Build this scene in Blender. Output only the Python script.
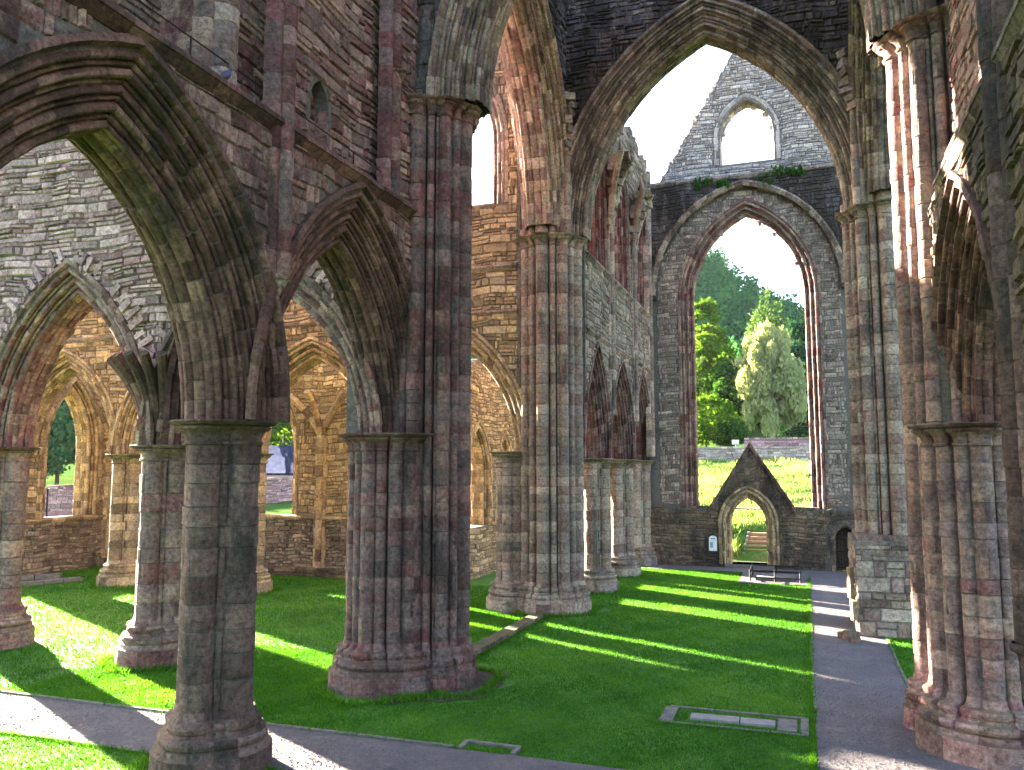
import bpy, math, random
import numpy as np
from mathutils import Vector, Matrix

# ------------------------------------------------------------------ scene, camera, light
for o in list(bpy.data.objects):
    bpy.data.objects.remove(o)
scene = bpy.context.scene
COL = scene.collection

cam_d = bpy.data.cameras.new("camera")
cam = bpy.data.objects.new("camera", cam_d)
COL.objects.link(cam)
scene.camera = cam
cam_d.sensor_width = 36.0
cam_d.lens = 816.0 * 36.0 / 1024.0
cam_d.clip_start = 0.1
cam_d.clip_end = 3000.0
YAW, PITCH = math.radians(19.35), math.radians(5.81)
cam.location = (0, 0, 5.0)
cam.rotation_euler = (math.pi / 2 + PITCH, 0, YAW)

SUN_EL, SUN_AZ = math.radians(15.0), math.radians(153.0)     # angle of the sun's bearing from +X, anticlockwise
sun_vec = Vector((math.cos(SUN_EL) * math.cos(SUN_AZ), math.cos(SUN_EL) * math.sin(SUN_AZ), math.sin(SUN_EL)))
world = bpy.data.worlds.new("World")
scene.world = world
world.use_nodes = True
wn = world.node_tree
bg = wn.nodes["Background"]
sky = wn.nodes.new("ShaderNodeTexSky")
sky.sky_type = 'NISHITA'
sky.sun_disc = False
sky.sun_elevation = SUN_EL
sky.sun_rotation = math.pi / 2 - SUN_AZ
sky.air_density = 1.0
sky.dust_density = 2.5
sky.ozone_density = 1.0
wn.links.new(sky.outputs[0], bg.inputs[0])
bg.inputs[1].default_value = 0.052
sd = bpy.data.lights.new("sun", 'SUN')
sd.energy = 5.0
sd.angle = math.radians(0.5)
sd.color = (1.0, 0.88, 0.70)
sun = bpy.data.objects.new("sun", sd)
COL.objects.link(sun)
sun.rotation_euler = (-sun_vec).to_track_quat('-Z', 'Y').to_euler()

scene.view_settings.view_transform = 'Standard'
scene.view_settings.look = 'None'
scene.view_settings.gamma = 1.0
scene.view_settings.use_curve_mapping = False
scene.view_settings.exposure = 4.55
scene.cycles.max_bounces = 8
scene.cycles.diffuse_bounces = 5
scene.cycles.transmission_bounces = 4
scene.cycles.transparent_max_bounces = 4
scene.cycles.caustics_reflective = False
scene.cycles.caustics_refractive = False

R = random.Random(7)
PI = math.pi


# ------------------------------------------------------------------ materials
def nn(nt, typ, **kw):
    n = nt.nodes.new(typ)
    for k, v in kw.items():
        setattr(n, k, v)
    return n


def mat_new(name):
    m = bpy.data.materials.new(name)
    m.use_nodes = True
    nt = m.node_tree
    b = nt.nodes["Principled BSDF"]
    b.inputs["Specular IOR Level"].default_value = 0.25
    return m, nt, b


def noise(nt, vec, scale, detail=4, rough=0.6):
    n = nn(nt, "ShaderNodeTexNoise")
    n.inputs["Scale"].default_value = scale
    n.inputs["Detail"].default_value = detail
    n.inputs["Roughness"].default_value = rough
    if vec is not None:
        nt.links.new(vec, n.inputs["Vector"])
    return n.outputs["Fac"]


def ramp(nt, fac, stops, interp='LINEAR'):
    r = nn(nt, "ShaderNodeValToRGB")
    r.color_ramp.interpolation = interp
    els = r.color_ramp.elements
    while len(els) < len(stops):
        els.new(0.5)
    for e, (p, c) in zip(els, stops):
        e.position = p
        e.color = (c, c, c, 1) if isinstance(c, (int, float)) else (*c, 1)
    nt.links.new(fac, r.inputs[0])
    return r.outputs[0]


def mixc(nt, fac, a, b, mode='MIX'):
    m = nn(nt, "ShaderNodeMix", data_type='RGBA', blend_type=mode)
    for sock, v in ((m.inputs["Factor"], fac), (m.inputs["A"], a), (m.inputs["B"], b)):
        pass
    fa, ca, cb = m.inputs[0], m.inputs[6], m.inputs[7]
    for s, v in ((fa, fac), (ca, a), (cb, b)):
        if hasattr(v, "is_linked") or hasattr(v, "links"):
            nt.links.new(v, s)
        elif isinstance(v, (int, float)):
            s.default_value = v
        else:
            s.default_value = (*v, 1)
    return m.outputs[2]


def mth(nt, op, a, b=None, clamp=False):
    m = nn(nt, "ShaderNodeMath", operation=op)
    m.use_clamp = clamp
    for i, v in enumerate((a, b)):
        if v is None:
            continue
        if isinstance(v, (int, float)):
            m.inputs[i].default_value = v
        else:
            nt.links.new(v, m.inputs[i])
    return m.outputs[0]


def stone(name, pal, crust=0.35, lichen=0.25, moss=0.25, mortar=(0.13, 0.12, 0.11), bump=0.8, crustcol=(0.032, 0.024, 0.023), coarse=11.0):
    """weathered sandstone: a colour for every block from the mesh's own block numbers, soot crust, lichen, moss on ledges"""
    pal = [(r_ * 1.20, g_ * 1.03, b_ * 1.02) for r_, g_, b_ in pal]
    m, nt, b = mat_new(name)
    geo = nn(nt, "ShaderNodeNewGeometry")
    pos = geo.outputs["Position"]
    at = nn(nt, "ShaderNodeAttribute", attribute_name="block")
    sep = nn(nt, "ShaderNodeSeparateColor")
    nt.links.new(at.outputs["Color"], sep.inputs[0])
    uv = nn(nt, "ShaderNodeUVMap", uv_map="UVMap")
    su = nn(nt, "ShaderNodeSeparateXYZ")
    nt.links.new(uv.outputs[0], su.inputs[0])
    n1 = noise(nt, pos, 1.1, 5, 0.65)
    n2 = noise(nt, pos, coarse, 8, 0.74)
    n3 = noise(nt, pos, 70.0, 4, 0.75)
    # bedding lines of the sandstone
    mb_ = nn(nt, "ShaderNodeMapping")
    mb_.inputs["Scale"].default_value = (3.0, 3.0, 34.0)
    nt.links.new(pos, mb_.inputs[0])
    n5 = noise(nt, mb_.outputs[0], 1.0, 5, 0.7)
    hue = mth(nt, 'ADD', mth(nt, 'MULTIPLY', sep.outputs[0], 0.75), mth(nt, 'MULTIPLY', mth(nt, 'SUBTRACT', n1, 0.36), 0.9), True)
    k = len(pal)
    col = ramp(nt, hue, [(i / (k - 1), c) for i, c in enumerate(pal)])
    col = mixc(nt, 1.0, col, ramp(nt, sep.outputs[1], [(0, 0.55), (1, 1.35)]), 'MULTIPLY')
    col = mixc(nt, 1.0, col, ramp(nt, n2, [(0.32, 0.34), (0.5, 1.0), (0.68, 1.6)]), 'MULTIPLY')
    col = mixc(nt, 1.0, col, ramp(nt, n3, [(0.3, 0.62), (0.7, 1.32)]), 'MULTIPLY')
    col = mixc(nt, 1.0, col, ramp(nt, n5, [(0.3, 0.84), (0.7, 1.14)]), 'MULTIPLY')
    # mortar
    eu = mth(nt, 'MINIMUM', su.outputs[0], mth(nt, 'SUBTRACT', 1.0, su.outputs[0]))
    mm = mth(nt, 'MAXIMUM', ramp(nt, eu, [(0.010, 1.0), (0.04, 0.0)]), sep.outputs[2])
    col = mixc(nt, mth(nt, 'MULTIPLY', mm, 0.8), col, mixc(nt, 1.0, mortar, ramp(nt, n2, [(0.3, 0.35), (0.7, 1.6)]), 'MULTIPLY'))
    # soot crust, streaked vertically
    mp = nn(nt, "ShaderNodeMapping")
    mp.inputs["Scale"].default_value = (0.8, 0.8, 0.26)
    nt.links.new(pos, mp.inputs[0])
    nc = noise(nt, mp.outputs[0], 1.0, 9, 0.76)
    cr = ramp(nt, nc, [(0.60 - 0.28 * crust, 0.0), (0.70 - 0.28 * crust, min(1.0, 0.5 + crust))])
    col = mixc(nt, cr, col, mixc(nt, 1.0, crustcol, ramp(nt, n2, [(0.3, 0.5), (0.7, 2.4)]), 'MULTIPLY'))
    # lichen blotches
    nl = noise(nt, pos, 6.5, 7, 0.78)
    lf = ramp(nt, nl, [(0.70 - 0.2 * lichen, 0.0), (0.76 - 0.2 * lichen, min(1.0, lichen * 1.8))])
    col = mixc(nt, lf, col, (0.48, 0.45, 0.41))
    # moss where the surface looks up
    sn = nn(nt, "ShaderNodeSeparateXYZ")
    nt.links.new(geo.outputs["Normal"], sn.inputs[0])
    mo = mth(nt, 'MULTIPLY', ramp(nt, sn.outputs[2], [(0.55, 0.0), (0.9, 1.0)]), ramp(nt, n2, [(0.4, 0.25), (0.6, 1.0)]))
    col = mixc(nt, mth(nt, 'MULTIPLY', mo, moss * 2.0, True), col, (0.06, 0.075, 0.025))
    nt.links.new(col, b.inputs["Base Color"])
    b.inputs["Roughness"].default_value = 0.85
    bh = mth(nt, 'ADD', mth(nt, 'MULTIPLY', n2, 1.0), mth(nt, 'MULTIPLY', n3, 0.3))
    bh = mth(nt, 'ADD', bh, mth(nt, 'MULTIPLY', n5, 0.35))
    bh = mth(nt, 'SUBTRACT', bh, mth(nt, 'MULTIPLY', ramp(nt, eu, [(0.0, 1.0), (0.05, 0.0)]), 0.8))
    bp = nn(nt, "ShaderNodeBump")
    bp.inputs["Strength"].default_value = bump
    bp.inputs["Distance"].default_value = 0.07
    nt.links.new(bh, bp.inputs["Height"])
    nt.links.new(bp.outputs[0], b.inputs["Normal"])
    return m


P_PURPLE = [(0.10, 0.055, 0.05), (0.19, 0.10, 0.095), (0.26, 0.20, 0.17), (0.17, 0.13, 0.13), (0.30, 0.24, 0.19), (0.15, 0.07, 0.075), (0.33, 0.28, 0.25)]
P_DARKRED = [(0.085, 0.045, 0.045), (0.14, 0.07, 0.07), (0.20, 0.145, 0.13), (0.13, 0.11, 0.11), (0.12, 0.05, 0.055), (0.22, 0.17, 0.14)]
P_GREY = [(0.16, 0.145, 0.12), (0.25, 0.22, 0.17), (0.205, 0.15, 0.135), (0.30, 0.275, 0.22), (0.23, 0.22, 0.19), (0.19, 0.155, 0.15), (0.33, 0.30, 0.22)]
P_OCHRE_BOUNCE = [(0.23, 0.195, 0.115), (0.35, 0.29, 0.16), (0.21, 0.165, 0.115), (0.41, 0.35, 0.205), (0.28, 0.25, 0.185), (0.32, 0.25, 0.135)]  # yellowish stone with the aisle's reflected sunlight mixed into its colour
P_TAUPE = [(0.20, 0.185, 0.165), (0.27, 0.25, 0.215), (0.18, 0.155, 0.15), (0.32, 0.30, 0.26), (0.24, 0.215, 0.19), (0.22, 0.17, 0.165)]
P_FOOT = [(0.16, 0.14, 0.11), (0.22, 0.195, 0.15), (0.13, 0.115, 0.10), (0.30, 0.27, 0.21), (0.19, 0.16, 0.14)]
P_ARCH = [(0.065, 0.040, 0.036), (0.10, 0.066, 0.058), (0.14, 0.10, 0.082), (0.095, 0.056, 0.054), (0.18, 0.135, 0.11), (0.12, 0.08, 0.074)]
P_PINK = [(0.27, 0.18, 0.16), (0.34, 0.29, 0.22), (0.23, 0.14, 0.135), (0.42, 0.38, 0.33), (0.28, 0.23, 0.15), (0.32, 0.23, 0.20)]
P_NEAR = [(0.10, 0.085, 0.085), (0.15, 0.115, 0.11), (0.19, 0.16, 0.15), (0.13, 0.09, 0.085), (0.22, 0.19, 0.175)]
P_PALE = [(0.31, 0.225, 0.245), (0.41, 0.32, 0.335), (0.27, 0.17, 0.19), (0.46, 0.37, 0.375), (0.34, 0.255, 0.27), (0.24, 0.18, 0.21)]
P_GABLE = [(0.31, 0.32, 0.33), (0.40, 0.40, 0.39), (0.26, 0.26, 0.29), (0.45, 0.43, 0.39), (0.34, 0.33, 0.32)]
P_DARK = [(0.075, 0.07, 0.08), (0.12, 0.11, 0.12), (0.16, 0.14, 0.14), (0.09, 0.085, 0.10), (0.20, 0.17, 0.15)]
P_BROWN = [(0.09, 0.07, 0.05), (0.14, 0.11, 0.08), (0.19, 0.15, 0.10), (0.12, 0.09, 0.075), (0.22, 0.18, 0.13)]

M = {}
M['purple'] = stone('purple_sandstone', P_PURPLE, crust=0.22, lichen=0.28, moss=0.3)
M['darkred'] = stone('dark_red_sandstone', P_DARKRED, crust=0.30, lichen=0.12, moss=0.3)
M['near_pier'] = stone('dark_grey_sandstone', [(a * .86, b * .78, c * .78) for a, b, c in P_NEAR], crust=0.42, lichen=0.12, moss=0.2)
M['taupe'] = stone('taupe_rubble', P_TAUPE, crust=0.2, lichen=0.25, moss=0.3)
M['foot'] = stone('brown_grey_footing', P_FOOT, crust=0.3, lichen=0.2, moss=0.4)
M['grey'] = stone('grey_sandstone', P_GREY, crust=0.22, lichen=0.25, moss=0.25)
M['ochre'] = stone('ochre_bounce_sandstone', P_OCHRE_BOUNCE, crust=0.05, lichen=0.1, moss=0.35)
M['pale'] = stone('pale_rubble', P_PALE, crust=0.08, lichen=0.25, moss=0.1)
M['gable'] = stone('grey_rubble', P_GABLE, crust=0.16, lichen=0.4, moss=0.5)
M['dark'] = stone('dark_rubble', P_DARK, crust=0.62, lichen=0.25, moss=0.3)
M['brown'] = stone('brown_rubble', P_BROWN, crust=0.4, lichen=0.15, moss=0.5)
M['mould'] = stone('moulded_sandstone', P_GREY, crust=0.34, lichen=0.2, moss=0.4)
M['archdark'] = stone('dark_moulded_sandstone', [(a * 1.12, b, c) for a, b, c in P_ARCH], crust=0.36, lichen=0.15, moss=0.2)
M['pink'] = stone('pink_and_white_sandstone', P_PINK, crust=0.12, lichen=0.35, moss=0.3)


def simple(name, c1, c2, scale=8.0, rough=0.8, bump=0.3, metallic=0.0, dist=0.01):
    m, nt, b = mat_new(name)
    geo = nn(nt, "ShaderNodeNewGeometry")
    n = noise(nt, geo.outputs["Position"], scale, 6, 0.65)
    nt.links.new(ramp(nt, n, [(0.3, c1), (0.7, c2)]), b.inputs["Base Color"])
    b.inputs["Roughness"].default_value = rough
    b.inputs["Metallic"].default_value = metallic
    if rough > 0.9:
        b.inputs["Specular IOR Level"].default_value = 0.0
    bp = nn(nt, "ShaderNodeBump")
    bp.inputs["Strength"].default_value = bump
    bp.inputs["Distance"].default_value = dist
    nt.links.new(n, bp.inputs["Height"])
    nt.links.new(bp.outputs[0], b.inputs["Normal"])
    return m


def gravel(name, c1, c2, c3):
    m, nt, b = mat_new(name)
    geo = nn(nt, "ShaderNodeNewGeometry")
    p = geo.outputs["Position"]
    n1, n2, n3 = noise(nt, p, 0.9, 5), noise(nt, p, 14, 4, 0.7), noise(nt, p, 90, 3, 0.8)
    c = ramp(nt, n1, [(0.3, c1), (0.55, c2), (0.75, c3)])
    c = mixc(nt, 1.0, c, ramp(nt, n2, [(0.3, 0.75), (0.7, 1.25)]), 'MULTIPLY')
    c = mixc(nt, 1.0, c, ramp(nt, n3, [(0.3, 0.6), (0.7, 1.45)]), 'MULTIPLY')
    nt.links.new(c, b.inputs["Base Color"])
    b.inputs["Roughness"].default_value = 0.9
    bp = nn(nt, "ShaderNodeBump")
    bp.inputs["Strength"].default_value = 0.6
    bp.inputs["Distance"].default_value = 0.015
    nt.links.new(mth(nt, 'ADD', n3, mth(nt, 'MULTIPLY', n2, 1.5)), bp.inputs["Height"])
    nt.links.new(bp.outputs[0], b.inputs["Normal"])
    return m


M['path'] = gravel('gravel_path', (0.095, 0.08, 0.09), (0.13, 0.112, 0.12), (0.165, 0.142, 0.135))
M['kerb'] = simple('kerb_stone', (0.085, 0.08, 0.08), (0.20, 0.18, 0.17), 6, 0.9, 0.5)
M['slab'] = simple('pale_slab', (0.17, 0.16, 0.165), (0.28, 0.26, 0.26), 5, 0.8, 0.4)
M['iron'] = simple('black_iron', (0.015, 0.015, 0.017), (0.04, 0.035, 0.033), 20, 0.5, 0.2, 0.6)
M['white'] = simple('white_board', (0.72, 0.75, 0.80), (0.78, 0.80, 0.83), 4, 0.5, 0.0)
M['ink'] = simple('grey_print', (0.25, 0.28, 0.36), (0.3, 0.33, 0.4), 4, 0.6, 0.0)
M['bark'] = simple('bark', (0.05, 0.038, 0.028), (0.13, 0.10, 0.075), 9, 0.9, 0.6, 0, 0.03)
M['birch_bark'] = simple('pale_bark', (0.22, 0.2, 0.17), (0.6, 0.57, 0.5), 4, 0.8, 0.4)
M['slate'] = simple('blue_slate', (0.022, 0.026, 0.05), (0.042, 0.048, 0.08), 1.5, 0.95, 0.0)
M['render'] = simple('cream_render', (0.55, 0.52, 0.46), (0.65, 0.62, 0.56), 2, 0.9, 0.2)
M['glass'] = simple('window_glass', (0.03, 0.035, 0.04), (0.05, 0.055, 0.06), 2, 0.15, 0.0)
M['wood'] = simple('weathered_wood', (0.20, 0.13, 0.08), (0.34, 0.24, 0.16), 10, 0.8, 0.4)
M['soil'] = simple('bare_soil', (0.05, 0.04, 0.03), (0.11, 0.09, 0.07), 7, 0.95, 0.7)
M['feather'] = simple('blue_grey_feathers', (0.02, 0.022, 0.05), (0.10, 0.10, 0.17), 30, 0.6, 0.1)


def turf(name, c1, c2, c3, dry=None):
    m, nt, b = mat_new(name)
    geo = nn(nt, "ShaderNodeNewGeometry")
    p = geo.outputs["Position"]
    n1, n2, n3 = noise(nt, p, 0.35, 5), noise(nt, p, 5, 4, 0.7), noise(nt, p, 55, 3, 0.8)
    c = ramp(nt, n1, [(0.3, c1), (0.5, c2), (0.72, c3)])
    if dry:
        n4 = noise(nt, p, 0.16, 6, 0.7)
        c = mixc(nt, ramp(nt, n4, [(0.48, 0.0), (0.6, 1.0)]), c, dry)
    c = mixc(nt, 1.0, c, ramp(nt, n2, [(0.3, 0.72), (0.7, 1.28)]), 'MULTIPLY')
    c = mixc(nt, 1.0, c, ramp(nt, n3, [(0.3, 0.6), (0.7, 1.4)]), 'MULTIPLY')
    nt.links.new(c, b.inputs["Base Color"])
    b.inputs["Roughness"].default_value = 0.9
    b.inputs["Specular IOR Level"].default_value = 0.0 if dry else 0.35
    bp = nn(nt, "ShaderNodeBump")
    bp.inputs["Strength"].default_value = 0.7
    bp.inputs["Distance"].default_value = 0.04
    nt.links.new(mth(nt, 'ADD', n3, n2), bp.inputs["Height"])
    nt.links.new(bp.outputs[0], b.inputs["Normal"])
    return m


M['lawn'] = turf('lawn', (0.024, 0.095, 0.009), (0.048, 0.155, 0.013), (0.09, 0.20, 0.02))
M['meadow'] = turf('meadow', (0.035, 0.09, 0.018), (0.05, 0.11, 0.025), (0.075, 0.13, 0.035), dry=(0.095, 0.12, 0.04))


def leaf(name, c1, c2, c3, trans=0.45):
    m, nt, b = mat_new(name)
    at = nn(nt, "ShaderNodeAttribute", attribute_name="block")
    sep = nn(nt, "ShaderNodeSeparateColor")
    nt.links.new(at.outputs["Color"], sep.inputs[0])
    c = ramp(nt, sep.outputs[0], [(0, c1), (0.5, c2), (1, c3)])
    out = nt.nodes["Material Output"]
    nt.nodes.remove(b)
    d = nn(nt, "ShaderNodeBsdfDiffuse")
    t = nn(nt, "ShaderNodeBsdfTranslucent")
    mx = nn(nt, "ShaderNodeMixShader")
    mx.inputs[0].default_value = trans
    nt.links.new(c, d.inputs[0])
    nt.links.new(mixc(nt, 1.0, c, (1.25, 1.2, 0.5), 'MULTIPLY'), t.inputs[0])
    nt.links.new(d.outputs[0], mx.inputs[1])
    nt.links.new(t.outputs[0], mx.inputs[2])
    nt.links.new(mx.outputs[0], out.inputs[0])
    return m


M['blade'] = leaf('grass_blades', (0.026, 0.105, 0.010), (0.055, 0.18, 0.014), (0.12, 0.25, 0.03), 0.4)
M['meadow_blade'] = leaf('meadow_blades', (0.11, 0.20, 0.07), (0.19, 0.27, 0.11), (0.30, 0.33, 0.17), 0.45)
M['leaf_bright'] = leaf('bright_leaves', (0.05, 0.11, 0.015), (0.085, 0.17, 0.022), (0.14, 0.22, 0.03))
M['leaf_mid'] = leaf('mid_green_leaves', (0.025, 0.075, 0.018), (0.045, 0.115, 0.025), (0.075, 0.15, 0.035))
M['leaf_dark'] = leaf('dark_leaves', (0.012, 0.05, 0.028), (0.022, 0.075, 0.04), (0.035, 0.10, 0.045), 0.3)
M['leaf_pale'] = leaf('pale_leaves', (0.22, 0.26, 0.14), (0.33, 0.37, 0.22), (0.42, 0.45, 0.29), 0.5)
M['leaf_conifer'] = leaf('conifer_needles', (0.05, 0.10, 0.035), (0.075, 0.14, 0.05), (0.11, 0.18, 0.06), 0.3)
M['forest'] = leaf('far_leaves', (0.02, 0.085, 0.055), (0.04, 0.14, 0.07), (0.08, 0.20, 0.08), 0.45)
M['leaf_hazed'] = leaf('hazed_blue_green_leaves', (0.05, 0.13, 0.075), (0.085, 0.18, 0.09), (0.14, 0.23, 0.11), 0.5)  # bluer and lighter than the mid green, distance haze put into the colour


# ------------------------------------------------------------------ mesh builder
class MB:
    def __init__(self):
        self.v, self.f, self.c, self.u, self.n = [], [], [], [], 0

    def quads(self, P, F, C, U=None):
        """P (n,3), F (m,4) or (m,3), C (m,3), U (m,k,2)"""
        P = np.asarray(P, float)
        F = np.asarray(F, int)
        C = np.broadcast_to(np.asarray(C, float), (len(F), 3))
        if U is None:
            U = np.full((len(F), F.shape[1], 2), 0.5)
        self.v.append(P)
        self.f.append(F + self.n)
        self.c.append(C)
        self.u.append(np.asarray(U, float))
        self.n += len(P)

    def grid(self, P, C, U=None, closed=False):
        """P (a,b,3) -> (a-1)x(b-1) quads; C (a-1,b-1 or b,3)"""
        a, b = P.shape[:2]
        idx = np.arange(a * b).reshape(a, b)
        nxt = np.roll(idx, -1, 1) if closed else idx[:, 1:]
        cur = idx if closed else idx[:, :-1]
        F = np.stack([cur[:-1], nxt[:-1], nxt[1:], cur[1:]], -1).reshape(-1, 4)
        self.quads(P.reshape(-1, 3), F, np.asarray(C).reshape(-1, 3), None if U is None else U.reshape(-1, 4, 2))

    def build(self, name, mat, parent=None, smooth=35, loc=None):
        me = bpy.data.meshes.new(name)
        V = np.concatenate(self.v)
        off = Vector((0, 0, 0))
        if parent is not None:
            off = Vector(parent['_w']) if '_w' in parent else parent.location.copy()
        elif loc is not None:
            off = Vector(loc)
        V = V - np.array(off)[None]
        nl = [np.full(len(f), f.shape[1]) for f in self.f]
        nl = np.concatenate(nl)
        loops = np.concatenate([f.reshape(-1) for f in self.f])
        me.vertices.add(len(V))
        me.vertices.foreach_set("co", V.astype(np.float32).ravel())
        me.loops.add(len(loops))
        me.loops.foreach_set("vertex_index", loops.astype(np.int32))
        me.polygons.add(len(nl))
        st = np.concatenate([[0], np.cumsum(nl)[:-1]])
        me.polygons.foreach_set("loop_start", st.astype(np.int32))
        me.polygons.foreach_set("loop_total", nl.astype(np.int32))
        me.update(calc_edges=True)
        uvl = me.uv_layers.new(name="UVMap")
        uvl.data.foreach_set("uv", np.concatenate([u.reshape(-1, 2) for u in self.u]).astype(np.float32).ravel())
        ca = me.color_attributes.new("block", 'FLOAT_COLOR', 'CORNER')
        cc = np.repeat(np.concatenate(self.c), nl, axis=0)
        cc = np.concatenate([cc, np.ones((len(cc), 1))], 1)
        ca.data.foreach_set("color", cc.astype(np.float32).ravel())
        me.validate()
        me.materials.append(M[mat] if isinstance(mat, str) else mat)
        if smooth:
            me.polygons.foreach_set("use_smooth", np.ones(len(me.polygons), bool))
            me.set_sharp_from_angle(angle=math.radians(smooth))
        o = bpy.data.objects.new(name, me)
        COL.objects.link(o)
        if parent is not None:
            o.parent = parent
            o['_w'] = [off.x, off.y, off.z]
        else:
            o.location = off
            o['_w'] = [off.x, off.y, off.z]
        return o


def thing(name, label, cat, loc=(0, 0, 0), group=None):
    o = bpy.data.objects.new(name, None)
    o.empty_display_size = 0.3
    COL.objects.link(o)
    o.location = loc
    o['_w'] = list(loc)
    return tag(o, label, cat, group)


def tag(o, label, cat, group=None, kind=None):
    o['label'] = label
    o['category'] = cat
    if group:
        o['group'] = group
    if kind:
        o['kind'] = kind
    return o


def structure(o):
    o['kind'] = 'structure'
    return o


def dup(root, loc, rotz, label, scale=1.0):
    r = root.copy()
    COL.objects.link(r)
    r.location = loc
    r.rotation_euler = (0, 0, rotz)
    r.scale = (scale,) * 3
    r['label'] = label
    for ch in root.children:
        c = ch.copy()
        COL.objects.link(c)
        c.parent = r
        for g in ch.children:
            d = g.copy()
            COL.objects.link(d)
            d.parent = c
    return r


class Fr:
    """a wall's own frame: s along it, t out of its face, z up"""
    def __init__(self, O, S, T):
        self.O, self.S, self.T = np.array(O, float), np.array(S, float), np.array(T, float)

    def __call__(self, s, t, z):
        s, t, z = np.broadcast_arrays(np.asarray(s, float), np.asarray(t, float), np.asarray(z, float))
        return np.stack([self.O[0] + s * self.S[0] + t * self.T[0], self.O[1] + s * self.S[1] + t * self.T[1], z], -1)


def wob(x, seed=0.0):
    return (math.sin(x * 1.7 + seed) + 0.6 * math.sin(x * 4.1 + seed * 2.3) + 0.4 * math.sin(x * 9.7 + seed * 1.1)) / 2.0


# ---- pointed arches
class Op:
    def __init__(self, s0, s1, spring, apex, sill=None):
        self.s0, self.s1, self.spring, self.apex, self.sill = s0, s1, spring, apex, sill
        self.a = (s1 - s0) / 2
        self.c = (s0 + s1) / 2
        h = apex - spring
        self.h = h
        self.R = (self.a ** 2 + h ** 2) / (2 * self.a)

    def inside(self, s, z, m=0.0):
        d = abs(s - self.c)
        if self.sill is not None and z < self.sill - (m if m < 0.3 else 0.02):
            return False
        if z <= self.spring:
            return d < self.a + m
        return math.hypot(d + (self.R - self.a), z - self.spring) < self.R + m

    def top(self, s):
        d = min(abs(s - self.c), self.a)
        return self.spring + math.sqrt(max(0.0, self.R ** 2 - (d + self.R - self.a) ** 2))

    def path(self, r, ts, jamb=0):
        """points for offset r: returns s,z arrays; ts in 0..1 along each flank, both flanks; with jamb rows first/last"""
        R, a = self.R + r, self.a
        cx = self.R - a                        # centre is this far past the axis
        th = math.acos(max(-1, min(1, cx / R)))
        out = []
        if jamb:
            for k in range(jamb):
                out.append((self.c - a - r, self.sill + (self.spring - self.sill) * k / jamb))
        for t in ts:
            out.append((self.c + cx - R * math.cos(t * th), self.spring + R * math.sin(t * th)))
        for t in ts[::-1][1:]:
            out.append((self.c - cx + R * math.cos(t * th), self.spring + R * math.sin(t * th)))
        if jamb:
            for k in range(jamb - 1, -1, -1):
                out.append((self.c + a + r, self.sill + (self.spring - self.sill) * k / jamb))
        return np.array(out)


def roll_profile(rmax, tf, ts, rolls, bul=0.55, soffit_r=0.0):
    """half profile from the wall face (rmax, tf) down to the soffit (0, ts): a run of half-round rolls"""
    pts = []
    tot = sum(rolls)
    d = np.array([0.0 - rmax, ts - tf])
    L = np.hypot(*d)
    d = d / L
    nrm = np.array([-d[1], d[0]])
    if nrm[1] < 0:
        nrm = -nrm                              # towards the viewer
    pos = 0
    for w in rolls:
        w2 = w / tot * L
        m = 6
        for k in range(m + 1):
            a = PI * k / m
            q = np.array([rmax, tf]) + d * (pos + w2 * 0.5 * (1 - math.cos(a) * 0.90)) + nrm * (w2 * bul * math.sin(a) - .03)
            pts.append(q)
        pos += w2
    return np.array(pts)


def full_profile(rmax, thick, soff, rolls, hood=0.10, back=True, bul=0.72):
    tf = thick / 2
    h = []
    if hood:
        h = [(rmax + 0.17, tf - 0.02), (rmax + 0.17, tf + hood), (rmax + 0.06, tf + hood * 1.15), (rmax + 0.02, tf + 0.02)]
    front = roll_profile(rmax, tf, soff / 2, rolls, bul)
    pts = h + [tuple(p) for p in front]
    mid = []
    ww = (.30, .40, .30) if soff > .38 else (1.0,)
    tt = soff / 2 - .012
    for w in ww:
        w2 = w * (soff - .024)
        for k in range(7):
            a = PI * k / 6
            mid.append((.02 - .30 * min(w2, .22) * math.sin(a) * (1.0 if len(ww) > 1 else .3), tt - w2 * .5 * (1 - math.cos(a) * .92)))
        tt -= w2
    pts += mid
    if back:
        pts += [(p[0], -p[1]) for p in front[::-1]] + [(rmax + 0.1, -tf - 0.02)]
    else:
        pts += [(0.0, -tf)]
    return np.array(pts, float)


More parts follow.
